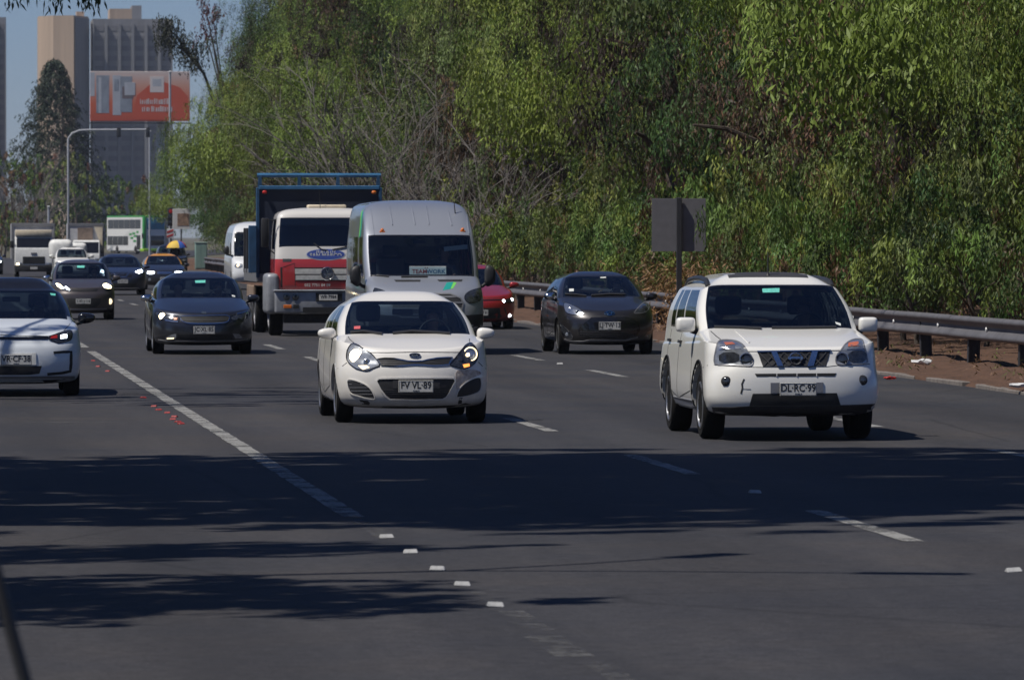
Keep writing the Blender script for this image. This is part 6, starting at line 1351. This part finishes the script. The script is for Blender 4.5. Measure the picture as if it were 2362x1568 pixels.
tr_far = trunk_mesh(410, 9, .3, 3)
for k, (x, yt, v, rs_, lab) in enumerate(((215,405,760,.95,'round green tree behind the box trucks'), (268,396,775,1.0,'olive green tree behind the double-deck bus'), (318,398,770,.9,'broad green tree with yellow tips beside the billboard column'), (352,430,740,.8,'small green tree at the foot of the pale lamp post'), (175,330,730,.75,'slim dark tree beside the tall conifer'), (95,345,700,.9,'dense dark tree under the tall conifer'))):
    far_plant('leafy_tree', lab, x, yt, v, cr_far[k % 2], tr_far, 10.6, rs_, 'trees beyond the bend', k*1.3)
for k, (x, yt, v, lab) in enumerate(((40,345,640,'brownish thinning tree left of the tall conifer'), (-15,335,660,'brown half-bare tree at the foot of the far left tower'), (10,460,600,'low brown bush left of the white box truck'))):
    far_plant('thinning_tree', lab, x, yt, v, cr_far[2], tr_far, 10.6, .85, 'trees beyond the bend', k*2.0)
twig_bush('bare_tree', 'bare brown twiggy tree rising behind the white box truck', AT(55, 560, 650)[:1] + (650, 0), 61, 40, (6,11), 'grey_bark', (0,0), 'tree', .06)
# loose branch ends and reddish shoots against the sky
def spray(label, path, v, ends, n, tone, L, rad, seed, up=False):
    rs = np.random.RandomState(seed); P = [Vector(AT(x, y, v)) for x, y in path]; base = Vector((P[0].x, v, 0)); t = thing('thinning_tree', label, 'tree', base)
    MB().tube([Vector((0,0,-.2))] + [q - base for q in P], [.2] + [.16*(1 - .8*k/len(P)) for k in range(len(P))], 7).build('trunk', M['bark'], t)
    S = []
    m = MB()
    for (x, y) in ends:
        e = Vector(AT(x, y, v)) - base; m.tube([P[-2]-base, (P[-1]-base).lerp(e, .5), e], [.06, .04, .02], 5)
        S += [np.array(e) + np.array([rs.normal(0, rad), rs.normal(0, rad), rs.normal(0, rad*.7)]) for _ in range(n)]
    m.build('branches', M['bark'], t)
    V, F, col = leaf_cloud(rs, S, [np.array([rs.normal(0,.35), rs.normal(0,.35), .3]) for _ in S], rs.uniform(.3*L, L, len(S)), [np.array(tone)*rs.uniform(.5, 1.3) for _ in S], 15, (.14,.28), (.025,.05), -1.0 if up else 1.0, .5)
    me = np_mesh('crown', V, F, col); me.materials.append(M['leaves']); link('crown', me, None, t)
spray('sparse dark tree top leaning out against the sky beside the billboard', [(530,430),(520,300),(470,170),(420,110)], 405, [(378,45),(400,60),(412,90),(430,110),(445,135),(385,80),(455,100)], 34, (.040,.046,.026), 1.3, .42, 71)
spray('thin tree with reddish seed shoots against the pale sky', [(545,400),(520,250),(495,120)], 400, [(474,20),(482,55),(490,85),(470,95),(500,40)], 15, (.12,.040,.038), 1.1, .28, 72, True)

# ------------------------------------------------------------------ trees on the near side: they hang over the bus lane and shade it
tall = [crown_mesh(500, 21.0, 5.6, 6.0, 80, 110, 10, dead=.02, ll=(.30,.50), lw=(.08,.14), lobe=(1.3,2.6), lump=.1, core=160), crown_mesh(501, 10.0, 2.0, 4.6, 26, 100, 12, dead=.02, ll=(.2,.34), lw=(.05,.09), lobe=(.6,1.2), lump=.1, Lb=(.5,1.2), core=120), crown_mesh(502, 15.0, 4.6, 5.8, 30, 40, 10, dead=.1, ll=(.16,.28), lw=(.04,.06), lobe=(.6,1.2))]
tt = [trunk_mesh(510, 20, .42, 4.8, 7, fork=.45), trunk_mesh(511, 9.5, .2, 1.6, 4, fork=.5), trunk_mesh(512, 14, .28, 4, 5, fork=.5)]
plant('street_tree', 'tall dense tree on the near side that shades all the lanes', 'tree', (-2.9, 46.6, 0), tall[0], tt[0], .6, (1,.86,1))
st_ = bpy.data.objects['street_tree']; rs = np.random.RandomState(77); S = []
for x0, x1, n in ((18,62,14), (108,142,16), (188,232,26)):
    for k in range(n): q = AT(rs.uniform(x0, x1), -14 + rs.uniform(-14, 8), 50 + rs.uniform(-.5,.5)); S.append(np.array(q))
V, F, col = leaf_cloud(rs, S, [np.array([rs.normal(.1,.3), rs.normal(0,.3), 0]) for _ in S], rs.uniform(.05, .11, len(S)), [np.array((.05,.075,.024))*rs.uniform(.6,1.2) for _ in S], 40, (.05,.11), (.006,.012))
me = np_mesh('hanging_twigs', V, F, col); me.materials.append(M['leaves']); o = link('hanging_twigs', me, None, st_); o.matrix_parent_inverse = st_.matrix_basis.inverted(); tag(o, kind='stuff')
plant('street_tree', 'second tall dense tree on the near side whose shadow ends below the hatchback', 'tree', (-2.6, 52.2, 0), tall[0], tt[0], 2.9, (1,.88,1.02))
plant('street_tree', 'small young tree on the near side casting the short front shadow', 'tree', (-3.2, 34.3, 0), tall[1], tt[1], 1.1, (1.05,.95,1))
plant('street_tree', 'sparse tree on the near side that dapples the white compact car', 'tree', (-3.6, 79.0, 0), tall[2], tt[2], 2.2, (1,1,1))
plant('street_tree', 'slender tree on the near side between the lamp and the tall tree', 'tree', (-3.2, 39.4, 0), tall[1], tt[1], 3.6, (1.0,.50,1.05))
for k in range(17):                       # unseen lower trees added to darken car reflections and block sky light
    v = 56 + k*17 + rt.uniform(-3, 3); plant('weeping_tree', 'unseen low weeping tree added along the near side to darken reflections', 'tree', (-10.5 + bend(v) + rt.uniform(-1, .5), v, 0), crowns[k % 4], trunks[k % 3], rt.uniform(0, 6.28), (.8, 1.35, .55), 'unseen trees added along the near side')
t = thing('street_lamp', 'double armed street lamp on the near side whose heads shade the road', 'street lamp', (-1.4, 37.0, 0))
MB().tube([(0,0,-.2),(0,0,4.5),(0,0,8.6)], [.10,.08,.06], 10).build('pole', M['pale_steel'], t)
for (x, y) in ((1.05, 36.3), (.05, 38.55)):
    d = Vector((x+1.4, y-37.0, 0)); MB().tube([(0,0,8.4),(d.x*.4,d.y*.4,8.9),(d.x,d.y,9.0)], [.04,.035,.03], 7).build('arm', M['pale_steel'], t)
    m = MB(); m.box(-.35, .35, -.13, .13, -.06, .06, .04, 2); o = m.build('lamp_head', M['pale_steel'], t); o.location = (d.x, d.y, 9.0); o.rotation_euler.z = math.atan2(d.y, d.x)
# a leaning dark stake close to the camera
a, b_, c_ = AT(-4, 1330, 13), AT(22, 1440, 13), AT(66, 1600, 13); t = thing('leaning_stake', 'dark thin leaning stake rising from the near roadside', 'stake', (c_[0]+.35, 13, 0))
o0 = Vector((c_[0]+.35, 13, 0)); k = (Vector(c_)-Vector(b_)); g_ = Vector(c_) + k*(-(c_[2])/k.z); g_ = Vector((c_[0] + .18, 13, -.1)); top = Vector(a) + (Vector(a)-Vector(b_))*3.0
MB().tube([g_-o0, Vector(c_)-o0, Vector(b_)-o0, Vector(a)-o0, top-o0], [.017,.015,.014,.012,.008], 8).build('stem', M['black_plastic'], t)

# ------------------------------------------------------------------ the air
hz = MB(); hz.box(-3100, 3100, -1600, 5300, -1.06, 75.0); hz = hz.build('haze', None, None, 0)
m = bpy.data.materials.new('haze_air'); m.use_nodes = True; nt = m.node_tree; nt.nodes.clear(); out = nd(nt, 'ShaderNodeOutputMaterial'); pv = nd(nt, 'ShaderNodeVolumePrincipled')
pv.inputs['Color'].default_value = (.80,.87,1.0,1); pv.inputs['Density'].default_value = .00009; pv.inputs['Anisotropy'].default_value = .25
nt.links.new(pv.outputs[0], out.inputs['Volume']); hz.data.materials.append(m); tag(hz, kind='stuff')
